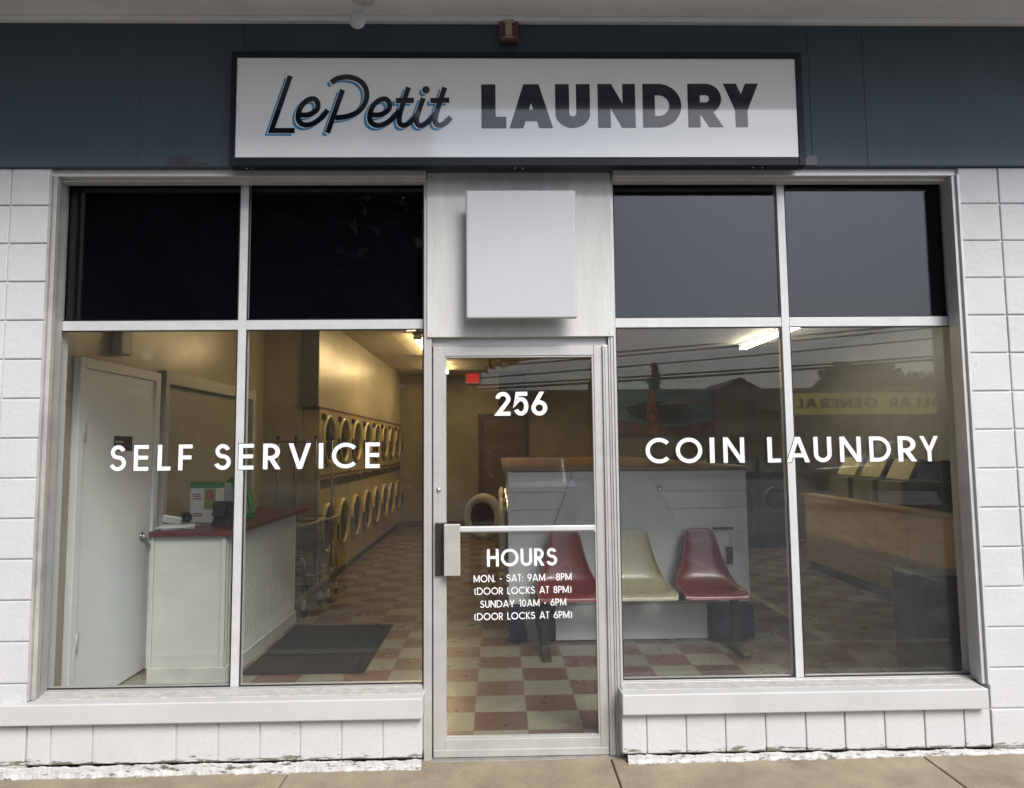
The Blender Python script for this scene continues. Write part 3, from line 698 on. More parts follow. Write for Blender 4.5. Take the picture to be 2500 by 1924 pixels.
# things on the counter
zc = 1.0105
BX = thing('detergent_box', 'white and green detergent box with a green top on the counter', 'box', (-2.225, 1.62, zc), R(-14))
mb = MB(); mb.box(-.11, .11, -.05, .05, 0, .255, .002); mb.build('carton', M('carton_white', (.62, .60, .58), rough=.5, var=.05), BX)
mb = MB(); mb.box(-.111, .111, -.051, .051, .256, .30, .003); mb.build('lid', M('carton_green', (.03, .20, .06), rough=.4, var=.1), BX)
mb = MB(); mb.box(.012, .108, -.0525, -.0505, .10, .252); mb.build('picture_panel', M('picture_greenyellow', (.30, .28, .04), rough=.5, var=.3, vs=30, tint=(.03, .12, .02)), BX)
mb = MB()
mb.box(.035, .085, -.0545, -.053, .175, .235, .01); mb.build('red_mark', M('red_mark', (.5, .06, .03), rough=.5, var=.2, vs=60), BX)
mb = MB()
for z, xa, xb in ((.205, -.09, -.02), (.19, -.085, -.015), (.172, -.092, -.01), (.06, -.085, 0), (.045, -.08, -.005)): mb.box(xa, xb, -.0522, -.0505, z, z+.009)
mb.build('print_lines', M('print_red', (.30, .10, .08), rough=.6, var=.1), BX)
JG = thing('detergent_bag', 'green and white detergent pouch standing behind the box on the counter', 'pouch', (-2.06, 1.83, zc), R(-14))
mb = MB(); mb.prism([(-.11, 0), (.12, 0), (.13, .05), (.085, .22), (.03, .32), (-.06, .33), (-.10, .30)], 'y', -.04, .04, .012); mb.build('pouch', M('pouch_green', (.04, .22, .06), rough=.3, var=.15), JG)
mb = MB(); mb.prism([(-.10, .02), (.03, .02), (.01, .18), (-.055, .29), (-.095, .28)], 'y', -.043, -.0405); mb.build('white_label', M('pouch_white', (.5, .55, .56), rough=.4), JG)
mb = MB(); mb.prism([(.05, .04), (.115, .05), (.085, .18), (.06, .2)], 'y', -.043, -.0405); mb.build('cream_label', M('pouch_cream', (.45, .47, .33), rough=.4, var=.2, vs=40), JG)
CAP = thing('bottle', 'white bottle with a black cap behind the detergent box on the counter', 'bottle', (-2.11, 2.02, zc))
mb = MB(); mb.lathe([(0, 0), (.045, 0), (.048, .02), (.048, .27), (.022, .315), (.02, .335), (0, .335)], None, 24); mb.build('body', M('bottle_white', (.55, .55, .55), rough=.3), CAP)
mb = MB(); mb.lathe([(.026, .336), (.026, .37), (.02, .374), (0, .374)], None, 20); mb.build('cap', RUBBER, CAP)
TM = thing('card_terminal', 'black tilted payment terminal on the counter beside the box', 'card reader', (-1.98, 1.40, zc), R(-20))
mb = MB(); mb.prism([(-.09, 0), (.12, 0), (.13, .03), (.06, .055), (.0, .16), (-.055, .175), (-.085, .15), (-.06, .06)], 'x', -.075, .075, .008); mb.build('housing', RUBBER, TM)
mb = MB(); mb.box(-.055, .055, -.002, .002, -.05, .05, mat=Matrix.Translation((0, -.088, .118))@Matrix.Rotation(R(-12), 4, 'X')); mb.build('screen', M('dark_screen', (.01, .012, .02), rough=.1, var=0), TM)
PP = thing('paper_pile', 'untidy pile of white papers on the counter by the door', 'papers', (-2.27, 1.25, zc), R(8))
mb = MB()
for k in range(7):
    mb.box(-.10, .10, -.12, .12, .0025*k, .0025*k+.0018, mat=Matrix.Rotation(R(random.uniform(-18, 18)), 4, 'Z')@Matrix.Translation((random.uniform(-.02, .02), random.uniform(-.02, .02), 0)))
mb.build('sheets', M('paper', (.62, .61, .62), rough=.7, var=.06, vs=20), PP)
mb = MB(); mb.box(-.07, .05, -.004, .004, -.04, .04, .002, mat=Matrix.Translation((-.03, .0, .055))@Matrix.Rotation(R(50), 4, 'X')@Matrix.Rotation(R(20), 4, 'Y')); mb.build('curled_receipt', M('receipt', (.7, .7, .7), rough=.6), PP)
TP = tag(MB().lathe([(.02, 0), (.034, 0), (.036, .006), (.036, .04), (.034, .046), (.02, .046), (.02, 0)], Matrix.Translation((-2.24, 1.33, zc+.06))@Matrix.Rotation(R(70), 4, 'X'), 24).build('tape_roll', RUBBER), 'black tape roll standing on the papers on the counter', 'tape')
tag(MB().box(XW+.001, XW+.07, .86, .99, 2.20, 2.40, .008).build('wall_box', CASING), 'small grey box on the wall above the grey side door', 'wall box')
# mat
mm_ = M('mat_pile', (.006, .007, .012), rough=.95, var=.3, vs=14, bump=.6, bs=120)
mb = MB(); mb.prism([(-1.80, 1.21), (-.945, 1.21), (-.935, 2.49), (-1.80, 2.49)], 'z', .001, .008, .002)
tag(mb.build('floor_mat', mm_), 'dark navy rubber mat on the checkered floor beside the counter', 'mat')

# dryers
ENAM = M('cream_enamel', (.34, .27, .13), rough=.3, var=.05, vs=3)
DGL = M('dark_door_glass', (.012, .010, .008), rough=.08, var=0, coat=.5)
DRUM = M('dryer_ring', (.40, .32, .15), rough=.25, var=.05)
def dryer():
    P = .762
    T = thing('stacked_dryer', '', 'dryer', (-1.95, 3.80, 0), 0, 'stacked dryers along the left wall')
    mb = MB(); mb.box(-.178, 0, .004, P-.004, .10, 1.992, .004); mb.build('cabinet', ENAM, T)
    MB().box(-.17, -.03, .006, P-.006, 0, .098).build('toe_kick', M('dark_toe', (.03, .02, .015), rough=.5), T)
    MB().box(.0005, .010, .03, P-.03, 1.245, 1.265, .002).build('joint_strip', M('brown_strip', (.10, .06, .03), rough=.4), T)
    mb = MB(); mb.box(.0008, .006, .05, P-.27, 1.115, 1.215, .002); mb.build('control_panel', M('control_dark', (.05, .035, .02), rough=.3, var=.2), T)
    mb = MB(); mb.box(.0008, .02, P-.23, P-.06, 1.125, 1.205, .003); mb.build('coin_slot', M('coin_dark', (.09, .06, .03), rough=.3, metal=.4), T)
    mb = MB(); mb.box(.0008, .03, .10, .20, 1.885, 1.945, .003); mb.build('coin_box', M('coin_box_dark', (.05, .03, .02), rough=.4), T)
    for zc_ in (1.655, .655):
        X = Matrix.Translation((0, P/2, zc_))@Matrix.Rotation(R(90), 4, 'Y')
        mb = MB(); mb.lathe([(.292, .001), (.290, .022), (.280, .036), (.258, .038), (.240, .028), (.236, .012)], X, 40); dr = mb.build('door', DRUM, T)
        mb = MB(); mb.lathe([(.238, .014), (.14, .022), (0, .026)], X, 36); mb.build('door_glass', DGL, dr)
        mb = MB(); mb.box(.058, .085, P-.15, P-.12, zc_-.16, zc_+.02, .008); mb.build('handle', M('handle_dark', (.05, .035, .02), rough=.4), dr)
    return T
D0 = dryer()
where = ['nearest to the window, beside the laundry carts', 'second from the window', 'third from the window', 'fourth from the window', 'fourth from the back wall', 'third from the back wall', 'next to the last before the back wall', 'last in the row, against the back wall']
D0['label'] = 'cream stacked dryer with two round doors, '+where[0]
for i in range(1, 8): copy_tree(D0, (-1.95, 3.80+i*.762, 0), 0, 'cream stacked dryer with two round doors, '+where[i])

# carts
CARTM = M('dull_cart_steel', (.22, .21, .20), rough=.35, metal=.9, var=.1)
def cart():
    T = thing('laundry_cart', '', 'cart', (0, 0, 0), 0, 'wire laundry carts')
    W_, L_ = .26, .24
    mb = MB()
    for z, k in ((.84, 1), (.56, .86)):
        mb.tube([(-W_*k, -L_*k, z), (W_*k, -L_*k, z), (W_*k, L_*k, z), (-W_*k, L_*k, z)], .006, 6, True)
    def wall_pt(u, z):
        k = .86+(z-.56)/.28*.14; s = u % 4
        c = [(-1, -1), (1, -1), (1, 1), (-1, 1), (-1, -1)]; i = int(s); f = s-i
        return ((c[i][0]+(c[i+1][0]-c[i][0])*f)*W_*k, (c[i][1]+(c[i+1][1]-c[i][1])*f)*L_*k, z)
    for i in range(48): mb.tube([wall_pt(i/12, .56), wall_pt(i/12, .84)], .0024, 4)
    for z in (.60, .65, .70, .75, .80): mb.tube([wall_pt(i/4+.0001, z) for i in range(16)], .0022, 4, True)
    for i in range(10):
        x = (-.86+1.72*i/9)*W_; mb.tube([(x, -L_*.86, .56), (x, L_*.86, .56)], .0022, 4)
    mb.build('basket', CARTM, T)
    mb = MB()
    for s in (-1, 1):
        y = s*L_*.9
        mb.tube([(W_*.6, y, .54), (W_*.86, y, .535), (W_*.95, y, .51), (W_*.98, y, .46), (W_*.98, y, .13)], .011, 8)
        mb.tube([(-W_*.6, y, .54), (-W_*.86, y, .535), (-W_*.95, y, .51), (-W_*.98, y, .46), (-W_*.98, y, .13)], .011, 8)
        mb.tube([(-W_*.98, y, .30), (W_*.98, y, .30)], .009, 8)
    for x in (-W_*.98, W_*.98): mb.tube([(x, -L_*.9, .30), (x, L_*.9, .30)], .009, 8)
    mb.build('frame', CARTM, T)
    mb = MB()
    for s in (-1, 1): mb.tube([(s*W_*.75, L_*.95, .3), (s*W_*.75, L_*.95, 1.66)], .011, 8)
    mb.tube([(-W_*.75, L_*.95, 1.63), (W_*.75, L_*.95, 1.63)], .009, 8)
    mb.build('hanging_rail', CARTM, T)
    mb = MB()
    for s in (-1, 1): mb.cyl((s*W_*.75, L_*.95, 1.655), (s*W_*.75, L_*.95, 1.69), .017, n=10)
    mb.build('rail_cap', RUBBER, T)
    mb = MB()
    mb.tube([(-W_-.0, -L_-.012, .845), (W_, -L_-.012, .845)], .013, 8); mb.tube([(W_+.012, -L_, .845), (W_+.012, L_, .845)], .013, 8)
    mb.build('bumper', M('tan_bumper', (.34, .25, .15), rough=.5), T)
    for sx in (-1, 1):
        for sy_ in (-1, 1):
            x, y = sx*W_*.98, sy_*L_*.9
            mb = MB(); mb.box(x-.016, x+.016, y-.03, y+.03, .07, .135, .006); mb.cyl((x, y, .13), (x, y, .16), .013, n=10); cf = mb.build('caster', M('caster_grey', (.4, .42, .42), rough=.3, metal=.5), T)
            mb = MB(); mb.lathe([(0, -.012), (.04, -.012), (.048, -.006), (.048, .006), (.04, .012), (0, .012)], Matrix.Translation((x, y+.012, .048))@Matrix.Rotation(R(90), 4, 'Y'), 20); mb.build('wheel', RUBBER, cf)
    return T
K0 = cart(); K0.location = (-2.05, 3.04, 0); K0.rotation_euler = (0, 0, R(-4)); K0['label'] = 'wire laundry cart with a hanging rail, right behind the counter end'
copy_tree(K0, (-1.99, 3.55, 0), R(3), 'wire laundry cart with a hanging rail, farther one between the first cart and dryers')

# washer island
IS = thing('washer_island', 'white panelled end of the washer island with an oak top and navy plinths', 'island', (0, 0, 0))
iy = 1.93
mb = MB()
lev = [.285, .85, 1.04, 1.185, 1.352]
for a, b_ in zip(lev, lev[1:]):
    mb.box(.075, .62, iy+.006, iy+.05, a+.003, b_-.003, .004); mb.box(1.22, 2.04, iy+.006, iy+.05, a+.003, b_-.003, .004)
mb.box(.075, 2.04, iy+.02, iy+.06, .285, 1.353)
mb.box(.075, .10, iy-.004, iy+.0055, .285, 1.352, .003)
mb.build('end_panel', LAM, IS)
mb = MB(); mb.prism([(.61, 1.352), (1.22, 1.352), (1.78, .29), (.22, .29)], 'y', iy-.022, iy+.0055, .003); mb.build('centre_cover', M('grey_laminate', (.62, .63, .65), rough=.25, var=.03), IS)
mb = MB(); mb.box(.45, 1.68, iy-.01, iy+.05, 0.004, .283, .003); mb.build('lower_panel', LAM, IS)
for a, b_ in ((.075, .448), (1.683, 2.06)): MB().box(a, b_, iy-.02, iy+.06, .004, .282, .005).build('plinth', NAVY, IS)
mb = MB(); mb.box(.04, 2.06, iy-.03, 7.2, 1.358, 1.385, .004); mb.build('worktop', WOOD, IS)
mb = MB(); mb.box(.50, 1.62, iy+.061, 7.15, .0, 1.356); mb.build('service_core', LAM, IS)
a, b_ = at(1771, 1335, iy-.012), at(1789, 1376, iy-.012)
mb = MB(); mb.box(a.x-.006, b_.x+.012, iy-.02, iy+.005, b_.z-.006, a.z+.006, .003); mb.box(b_.x-.012, b_.x+.002, iy-.01, iy+.005, a.z+.008, .84, .003); ob = mb.build('outlet_box', LAM, IS)
MB().box(a.x, b_.x, iy-.024, iy-.0205, b_.z, a.z).build('outlet_face', RUBBER, ob)
a, b_ = at(1740, 1287, iy), at(1790, 1293, iy)
MB().box(a.x, b_.x, iy-.004, iy+.005, b_.z, a.z, .002).build('slot', RUBBER, IS)
a = at(1610, 1192, iy-.03)
MB().lathe([(0, .0), (.018, .0), (.02, .012), (.012, .022), (0, .024)], Matrix.Translation((a.x, iy-.0225, a.z))@Matrix.Rotation(R(90), 4, 'X'), 18).box(a.x-.004, a.x+.004, iy-.034, iy-.023, a.z-.09, a.z-.012, .002).build('hasp', CHROME, IS)
# front loading washers under the worktop, left row
def washer(open_):
    T = thing('front_load_washer', '', 'washer', (0, 0, 0), 0, 'front loading washers under the island top')
    MB().box(.01, .41, -.37, .37, .29, 1.345, .01).build('cabinet', LAM, T)
    MB().box(.02, .41, -.37, .37, .0, .285).build('plinth', NAVY, T)
    MB().box(-.001, .0095, -.34, .34, 1.17, 1.32, .004).build('control_panel', M('washer_panel', (.16, .17, .19), rough=.3), T)
    X = Matrix.Translation((0, 0, .78))@Matrix.Rotation(R(-90), 4, 'Y')
    rim = MB().lathe([(.25, -.009), (.245, .02), (.215, .028), (.205, -.009)], X, 36).build('rim', CHROME, T)
    MB().lathe([(.204, -.008), (.0, -.0085)], X, 30).build('drum_mouth', DGL, T)
    if open_: X = Matrix.Translation((-.02, -.25, .78))@Matrix.Rotation(R(58), 4, 'Z')@Matrix.Translation((0, .25, 0))@Matrix.Rotation(R(-90), 4, 'Y')
    dr = MB().lathe([(.155, .03), (.165, .085), (.215, .09), (.255, .07), (.262, .04), (.24, .03), (.155, .03)], X, 40).build('door', M('door_ring', (.55, .55, .53), rough=.3), T)
    MB().lathe([(.156, .04), (.12, .02), (.06, .005), (0, .0)], X, 30).lathe([(.157, .08), (.0, .085)], X, 30).build('door_glass', DGL, dr)
    return T
W0 = washer(True); W0.location = (.09, 4.15, -.0); W0['label'] = 'white front loading washer with its round door swung open beside the aisle'
W1 = washer(False); W1.location = (.09, 2.45, 0); W1['label'] = 'white front loading washer with closed door, directly behind the island end panel'
copy_tree(W1, (.09, 3.36, 0), 0, 'white closed front loading washer just before the one with the open door')
copy_tree(W1, (.09, 5.2, 0), 0, 'white closed front loading washer just beyond the one with the open door')

# beam seating
BN = thing('beam_seating', 'three moulded shell seats, red, cream and red, on one dark beam', 'bench', (0, 0, 0))
by = 1.62
mb = MB(); mb.box(.28, 1.84, by-.03, by+.03, .375, .425, .004); mb.build('beam', M('beam_enamel', (.012, .013, .02), rough=.4, var=.1), BN)
for x in (.345, 1.80):
    mb = MB(); mb.box(x-.028, x+.028, by-.026, by+.026, .03, .374, .004)
    mb.prism([(by-.24, .004), (by+.24, .004), (by+.24, .028), (by+.05, .055), (by-.05, .055), (by-.24, .028)], 'x', x-.03, x+.03, .004)
    mb.build('leg', M('leg_enamel', (.018, .017, .016), rough=.45, var=.1), BN)
def shell(cx, mat, mt):
    prof = [(-.215, .425, .232, 0), (-.205, .452, .238, .010), (-.15, .456, .240, .020), (-.06, .446, .238, .030), (.03, .444, .233, .040), (.10, .465, .224, .05), (.145, .518, .206, .055), (.17, .60, .178, .055), (.188, .69, .150, .045), (.203, .78, .130, .03), (.213, .84, .118, .018), (.218, .872, .098, .004), (.222, .885, .06, 0)]
    nu = 17; V_, Fc = [], []
    for (y, z, wd, cup) in prof:
        for i in range(nu):
            u = -1+2*i/(nu-1); e = abs(u)**2.6
            ty = 1 if z > .5 else 0
            f = min(1, max(0, (z-.45)/.15))
            V_.append((cx+wd*math.sin(u*math.pi/2)/1.0, by+y-cup*e*f*1.1, z+cup*e*(1-f)*.9))
    for r_ in range(len(prof)-1):
        for i in range(nu-1): Fc.append((r_*nu+i, r_*nu+i+1, (r_+1)*nu+i+1, (r_+1)*nu+i))
    o = raw('shell_seat', V_, Fc, mat, BN)
    for p in o.data.polygons: p.use_smooth = True
    s = o.modifiers.new('s', 'SOLIDIFY'); s.thickness = .006; s.offset = 1
    s2 = o.modifiers.new('b', 'SUBSURF'); s2.levels = s2.render_levels = 2
    # rolled edge
    idx = [r_*nu for r_ in range(len(prof))]+[(len(prof)-1)*nu+i for i in range(1, nu)]+[r_*nu+nu-1 for r_ in range(len(prof)-2, -1, -1)]+[i for i in range(nu-2, 0, -1)]
    mb = MB(); mb.tube([V_[i] for i in idx], .0065, 8, True); mb.build('rim', mt, o)
    mb = MB(); mb.cyl((cx, by, .425), (cx, by, .436), .06, n=16); mb.build('mounting_plate', RUBBER, o)
REDS = M('red_fibreglass', (.19, .022, .026), rough=.27, var=.10, vs=6, coat=.12); REDR = M('red_rim', (.30, .07, .06), rough=.3, var=.1)
CREAMS = M('cream_fibreglass', (.42, .37, .23), rough=.27, var=.09, vs=6, coat=.12); CREAMR = M('cream_rim', (.50, .45, .33), rough=.3)
shell(.525, REDS, REDR); shell(1.075, CREAMS, CREAMR); shell(1.605, REDS, REDR)

# folding table / cabinet along the right wall
FT = thing('folding_table', 'long oak panelled folding table running back along the right side', 'table', (0, 0, 0))
mb = MB()
for a, b_ in ((1.9, 2.775), (2.78, 3.325), (3.33, 4.93)): mb.box(3.87, 3.9, a, b_, .11, .90, .003)
mb.box(3.901, 4.015, 1.92, 4.925, .11, .90); mb.build('panel', M('tan_panel', (.50, .39, .25), rough=.4, var=.10, vs=3, stretch=(1, 1, 6)), FT)
MB().box(3.84, 4.02, 1.88, 4.95, .902, .935, .004).build('tabletop', M('tabletop_laminate', (.36, .26, .13), rough=.3, var=.1, vs=3, stretch=(6, 1, 1)), FT)
MB().box(3.90, 4.01, 1.95, 4.9, .0, .108).build('toe_kick', NAVY, FT)
# machines with raised lids behind it
TLW = M('top_loader_enamel', (.14, .14, .10), rough=.3, var=.06); LIDM = M('yellowed_lid', (.44, .39, .21), rough=.3, var=.1)
def toploader():
    T = thing('top_load_washer', '', 'washer', (0, 0, 0), 0, 'top loading washers with raised lids')
    MB().box(0, .62, -.21, .21, .0, 1.17, .012).build('cabinet', TLW, T)
    mt2 = Matrix.Translation((.10, .02, 1.18))@Matrix.Rotation(R(28), 4, 'Y')
    MB().box(-.012, .012, -.20, .20, .0, .24, .01, mat=mt2).build('lid', LIDM, T)
    MB().box(.42, .60, -.21, .21, 1.175, 1.38, .01).build('console', NAVY, T)
    return T
T0 = toploader(); T0.location = (4.03, 4.36, 0); T0['label'] = 'top loading washer with raised yellowed lid, farthest along the folding table'
copy_tree(T0, (4.03, 3.84, 0), 0, 'top loading washer with raised yellowed lid, middle of the three beside the table')
copy_tree(T0, (4.03, 3.32, 0), 0, 'top loading washer with raised yellowed lid, nearest to the window')
# dark machines at the rear right
def darkwasher():
    T = thing('washer_extractor', '', 'washer', (0, 0, 0), 0, 'large dark washers at the back right')
    MB().box(-.265, .265, 0, .7, .23, 1.36, .01).build('cabinet', DARKM, T)
    MB().box(-.265, .265, .01, .7, 0, .228, .004).build('plinth', M('blue_plinth', (.02, .026, .075), rough=.4), T)
    MB().box(-.24, .24, -.006, -.0005, 1.14, 1.31, .003).build('control_panel', M('ext_panel', (.08, .085, .09), rough=.3), T)
    X = Matrix.Translation((0, 0, .72))@Matrix.Rotation(R(90), 4, 'X')
    d2 = MB().lathe([(.22, .001), (.22, .03), (.19, .045), (.165, .03)], X, 32).build('door', M('ext_door', (.07, .075, .085), rough=.25, metal=.6), T)
    MB().lathe([(.166, .028), (0, .04)], X, 28).build('door_glass', DGL, d2)
    return T
E0 = darkwasher(); E0.location = (3.65, 6.6, 0); E0['label'] = 'large dark front loading washer, beside the oak island top'
copy_tree(E0, (4.2, 6.6, 0), 0, 'large dark front loading washer, next to the folding table end')
# bin by the window
GB = thing('grey_cabinet', 'dark grey metal cabinet standing inside the right window by the jamb', 'cabinet', (0, 0, 0))
BINM = M('dark_grey_metal', (.055, .06, .066), rough=.4, var=.12, vs=5)
mb = MB(); mb.box(2.875, 3.36, 1.0, 1.25, .02, .63, .006); mb.box(2.815, 2.873, 1.004, 1.24, .02, .66, .006); mb.build('body', BINM, GB)
MB().box(2.87, 3.37, .992, 1.26, .632, .655, .004).build('top', BINM, GB)
# painting
PT = thing('wall_painting', 'wide teal and rust seascape painting on the back wall at right', 'painting', (3.38, 9.97, 2.33))
MB().box(-.96, .96, 0, .028, -.585, .585, .004).build('canvas', M('painting_sky', (.12, .27, .31), rough=.5, var=.25, vs=3, tint=(.07, .15, .20)), PT)
MB().prism([(-.955, -.58), (.955, -.58), (.955, -.28), (.3, -.40), (-.4, -.36), (-.955, -.26)], 'y', -.004, -.001).build('rust_shore', M('painting_rust', (.22, .07, .045), rough=.5, var=.3, vs=6), PT)
MB().prism([(-.80, .0), (-.3, .12), (.25, .10), (.85, -.19), (.3, -.34), (-.25, -.33), (-.7, -.17)], 'y', -.008, -.005).build('dark_hull', M('painting_dark', (.035, .035, .03), rough=.5, var=.3, vs=6), PT)
MB().prism([(-.36, -.57), (-.16, -.57), (-.15, -.2), (-.2, .1), (-.22, .35), (-.33, .35), (-.37, .0), (-.38, -.3)], 'y', -.012, -.009).build('orange_form', M('painting_orange', (.42, .14, .06), rough=.5, var=.4, vs=7), PT)
MB().prism([(-.12, .05), (.25, .18), (.55, .16), (.92, .02), (.92, -.02), (.5, .06), (.1, .05)], 'y', -.0165, -.013).build('pale_hill', M('painting_hill', (.34, .33, .27), rough=.5, var=.2, vs=8), PT)
# exit sign
a, b_ = at(1137, 911, 9.85), at(1171, 936, 9.85)
XS = thing('exit_sign', 'lit red exit sign under the ceiling at the back', 'sign', (0, 0, 0))
MB().box(a.x, b_.x, 9.86, 9.92, b_.z, a.z, .006).box((a.x+b_.x)/2-.02, (a.x+b_.x)/2+.02, 9.875, 9.905, a.z+.001, 3.015).build('housing', PL, XS)
MB().box(a.x+.008, b_.x-.008, 9.855, 9.8595, b_.z+.008, a.z-.008).build('lit_face', M('exit_red', (.6, .02, .02), rough=.4, var=.1, vs=8, emis=((1, .03, .02), .12)), XS)
# tall dark partition and hanging dark screen beyond the exit sign
tag(MB().box(.0, .55, 9.45, 9.6, 2.35, 3.0, .01).build('hanging_screen', M('screen_black', (.008, .009, .012), rough=.3, var=0)), 'large dark screen under the ceiling right of the exit sign', 'screen')

# ------------------------------------------------------------------ ACROSS THE STREET (seen mirrored in the glass)
SB = thing('store_building', 'low tan and brown store across the car park, mirrored in the windows', 'building')
BRK = M('brown_brick', (.165, .118, .085), rough=.8, var=.12, vs=3); TAN = M('tan_wall', (.34, .29, .20), rough=.8, var=.08, vs=2)
MB().box(-30, 34, -48, -35, 1.86, 4.62).build('upper_wall', BRK, SB)
MB().box(-30, 34, -47.9, -35.1, -.17, 1.85).build('lower_wall', TAN, SB)
MB().box(-30.1, 34.1, -35.2, -34.75, 1.72, 1.86).box(-30.1, 34.1, -35.3, -34.9, 4.621, 4.76).build('band', M('pale_band', (.42, .39, .32), rough=.8), SB)
sg = MB(); sg.box(16.55, 26.5, -34.92, -34.4, 3.22, 4.42, .02); SGN = sg.build('store_sign', M('sign_yellow', (.60, .50, .08), rough=.5, var=.05, emis=((1, .85, .15), .35)), SB)  # added glow lifts the yellow face above its own paint colour
tb = MB(); run_text(tb, 'DOLLAR GENERAL', .11, Vector((26.3, -34.38, 3.56)), Vector((16.95, -34.38, 3.56)), .56, nrm=Vector((0, 1, 0)), track=.16)
tb.build('store_sign_letters', M('sign_black', (.02, .02, .02), rough=.6, var=0), SGN)
for x in (18.6, 21.0): MB().box(x, x+1.9, -35.08, -34.9, -.1, 1.65, .02).build('window', M('far_glass', (.05, .06, .07), rough=.1), SB)
HS = thing('gabled_house', 'pale gabled house behind the store, mirrored in the right window', 'house')
MB().prism([(16.7, 3), (23.7, 3), (23.7, 5.2), (20.8, 6.9), (16.7, 4.6)], 'y', -62, -54).build('wall', M('house_siding', (.42, .40, .36), rough=.8), HS)
MB().prism([(16.1, 4.3), (20.8, 7.1), (24.2, 5.1), (24.2, 5.3), (20.8, 7.3), (16.1, 4.5)], 'y', -62.4, -53.7).build('roof', M('house_roof', (.07, .06, .055), rough=.9), HS)
WIREM = M('wire', (.02, .02, .022), rough=.6, var=0)
yl = -30
for i, (z0, z1, r_) in enumerate(((6.05, 7.95, .045), (5.85, 7.7, .04), (5.3, 7.15, .04), (4.9, 6.15, .05), (4.72, 5.98, .06))):
    pts = []
    for k in range(41):
        t = k/40; x = -20+46*t; pts.append((x, yl, z0+(z1-z0)*((x-.3)/25.7)+1.2*((t-.5)**2-.2)))
    tag(MB().tube(pts, r_, 5).build('overhead_wire', WIREM), 'thin black overhead wire, %s of five above the car park' % ('topmost', 'second from the top', 'middle one', 'fourth from the top', 'lowest')[i], 'wire', 'overhead wires along the street')
for x, lb in ((26, 'wooden utility pole at the right end of the wires'), (-20, 'wooden utility pole at the left end of the wires')):
    U = thing('utility_pole', lb, 'pole', (x, yl, -.17), 0, 'utility poles')
    MB().cyl((0, .2, 0), (0, .2, 9.6), .16, .11, 12).build('pole', M('pole_wood', (.12, .09, .06), rough=.9), U)
    MB().box(-.06, .06, -.1, .05, 8.2, 8.35).box(-1.1, 1.1, .33, .43, 8.7, 8.82).build('crossarm', M('arm_wood', (.13, .1, .07), rough=.9), U)

def leaves(centers, radii, per, size, seed):
    g = np.random.default_rng(seed); P = []
    for c, r_ in zip(centers, radii):
        d = g.normal(size=(per, 3)); d /= np.linalg.norm(d, axis=1)[:, None]
        P.append(np.array(c)+d*(r_*g.uniform(.35, 1, (per, 1))**.6)*np.array([1, 1, .8]))
    P = np.concatenate(P); n = len(P)
    a = g.normal(size=(n, 3)); a /= np.linalg.norm(a, axis=1)[:, None]
    b2 = np.cross(a, g.normal(size=(n, 3))); b2 /= np.linalg.norm(b2, axis=1)[:, None]
    s = size*g.uniform(.5, 1.2, (n, 1)); a = a*s; b2 = b2*s*.6
    V_ = np.stack([P-a, P-b2*.9, P+a, P+b2*.9], 1).reshape(-1, 3)
    return V_.tolist(), np.arange(4*n).reshape(-1, 4).tolist()
LEAF = M('leaf', (.020, .032, .012), rough=.7, var=.3, vs=1.2, tint=(.008, .013, .006), spec=.2); LEAF2 = M('leaf_olive', (.11, .12, .045), rough=.6, var=.3, vs=1.2); LEAF3 = M('needle', (.025, .045, .025), rough=.7, var=.25, vs=2)
BARK = M('bark', (.07, .055, .04), rough=.9, var=.2, vs=5)
def tree(name, label, x, y, h, crown_r, crown_z, nb, per, size, seed, mat, squash=1):
    T = thing(name, label, 'tree', (x, y, -.17))
    g = np.random.default_rng(seed); cs_, rs = [], []
    mb = MB(); mb.tube([(0, 0, 0), (.1, 0, h*.3), (0, .1, h*.6), (.1, 0, h*.85)], [.035*h**.9, .028*h**.9, .016*h**.9, .004*h], 10)
    for i in range(nb):
        d = g.normal(size=3); d /= np.linalg.norm(d); rr = crown_r*g.uniform(.25, .82)
        c = np.array([d[0]*rr, d[1]*rr, crown_z+d[2]*rr*squash]); cs_.append(c); rs.append(crown_r*g.uniform(.26, .42))
        if i % 2 == 0: mb.tube([(0, 0, h*.3+.2*g.random()*h), tuple(c*np.array([.5, .5, 1])*.9), tuple(c)], [.012*h, .008*h, .003*h], 6)
    mb.build('trunk', BARK, T)
    V_, Fc = leaves(cs_, rs, per, size, seed+1); raw('crown', V_, Fc, mat, T)
    return T
tree('broadleaf_tree', 'tall dark tree nearest the shopfront, darkening the left windows', -7.6, -17, 17, 7.2, 8.6, 70, 470, .40, 11, LEAF, 1.08)
tree('broadleaf_tree', 'tall dark tree at the far left, mirrored in the left windows', -17.6, -17, 17, 7.8, 8.6, 74, 470, .42, 21, LEAF, 1.08)
tree('broadleaf_tree', 'slimmer dark tree behind the left pair, mirrored in the door', -3.2, -25, 14.5, 4.6, 8.0, 40, 380, .34, 33, LEAF, 1.25)
tree('broadleaf_tree', 'broad olive tree behind the store sign, mirrored in the right window', 29.6, -50, 9.0, 4.3, 5.7, 34, 300, .30, 41, LEAF2, .62)
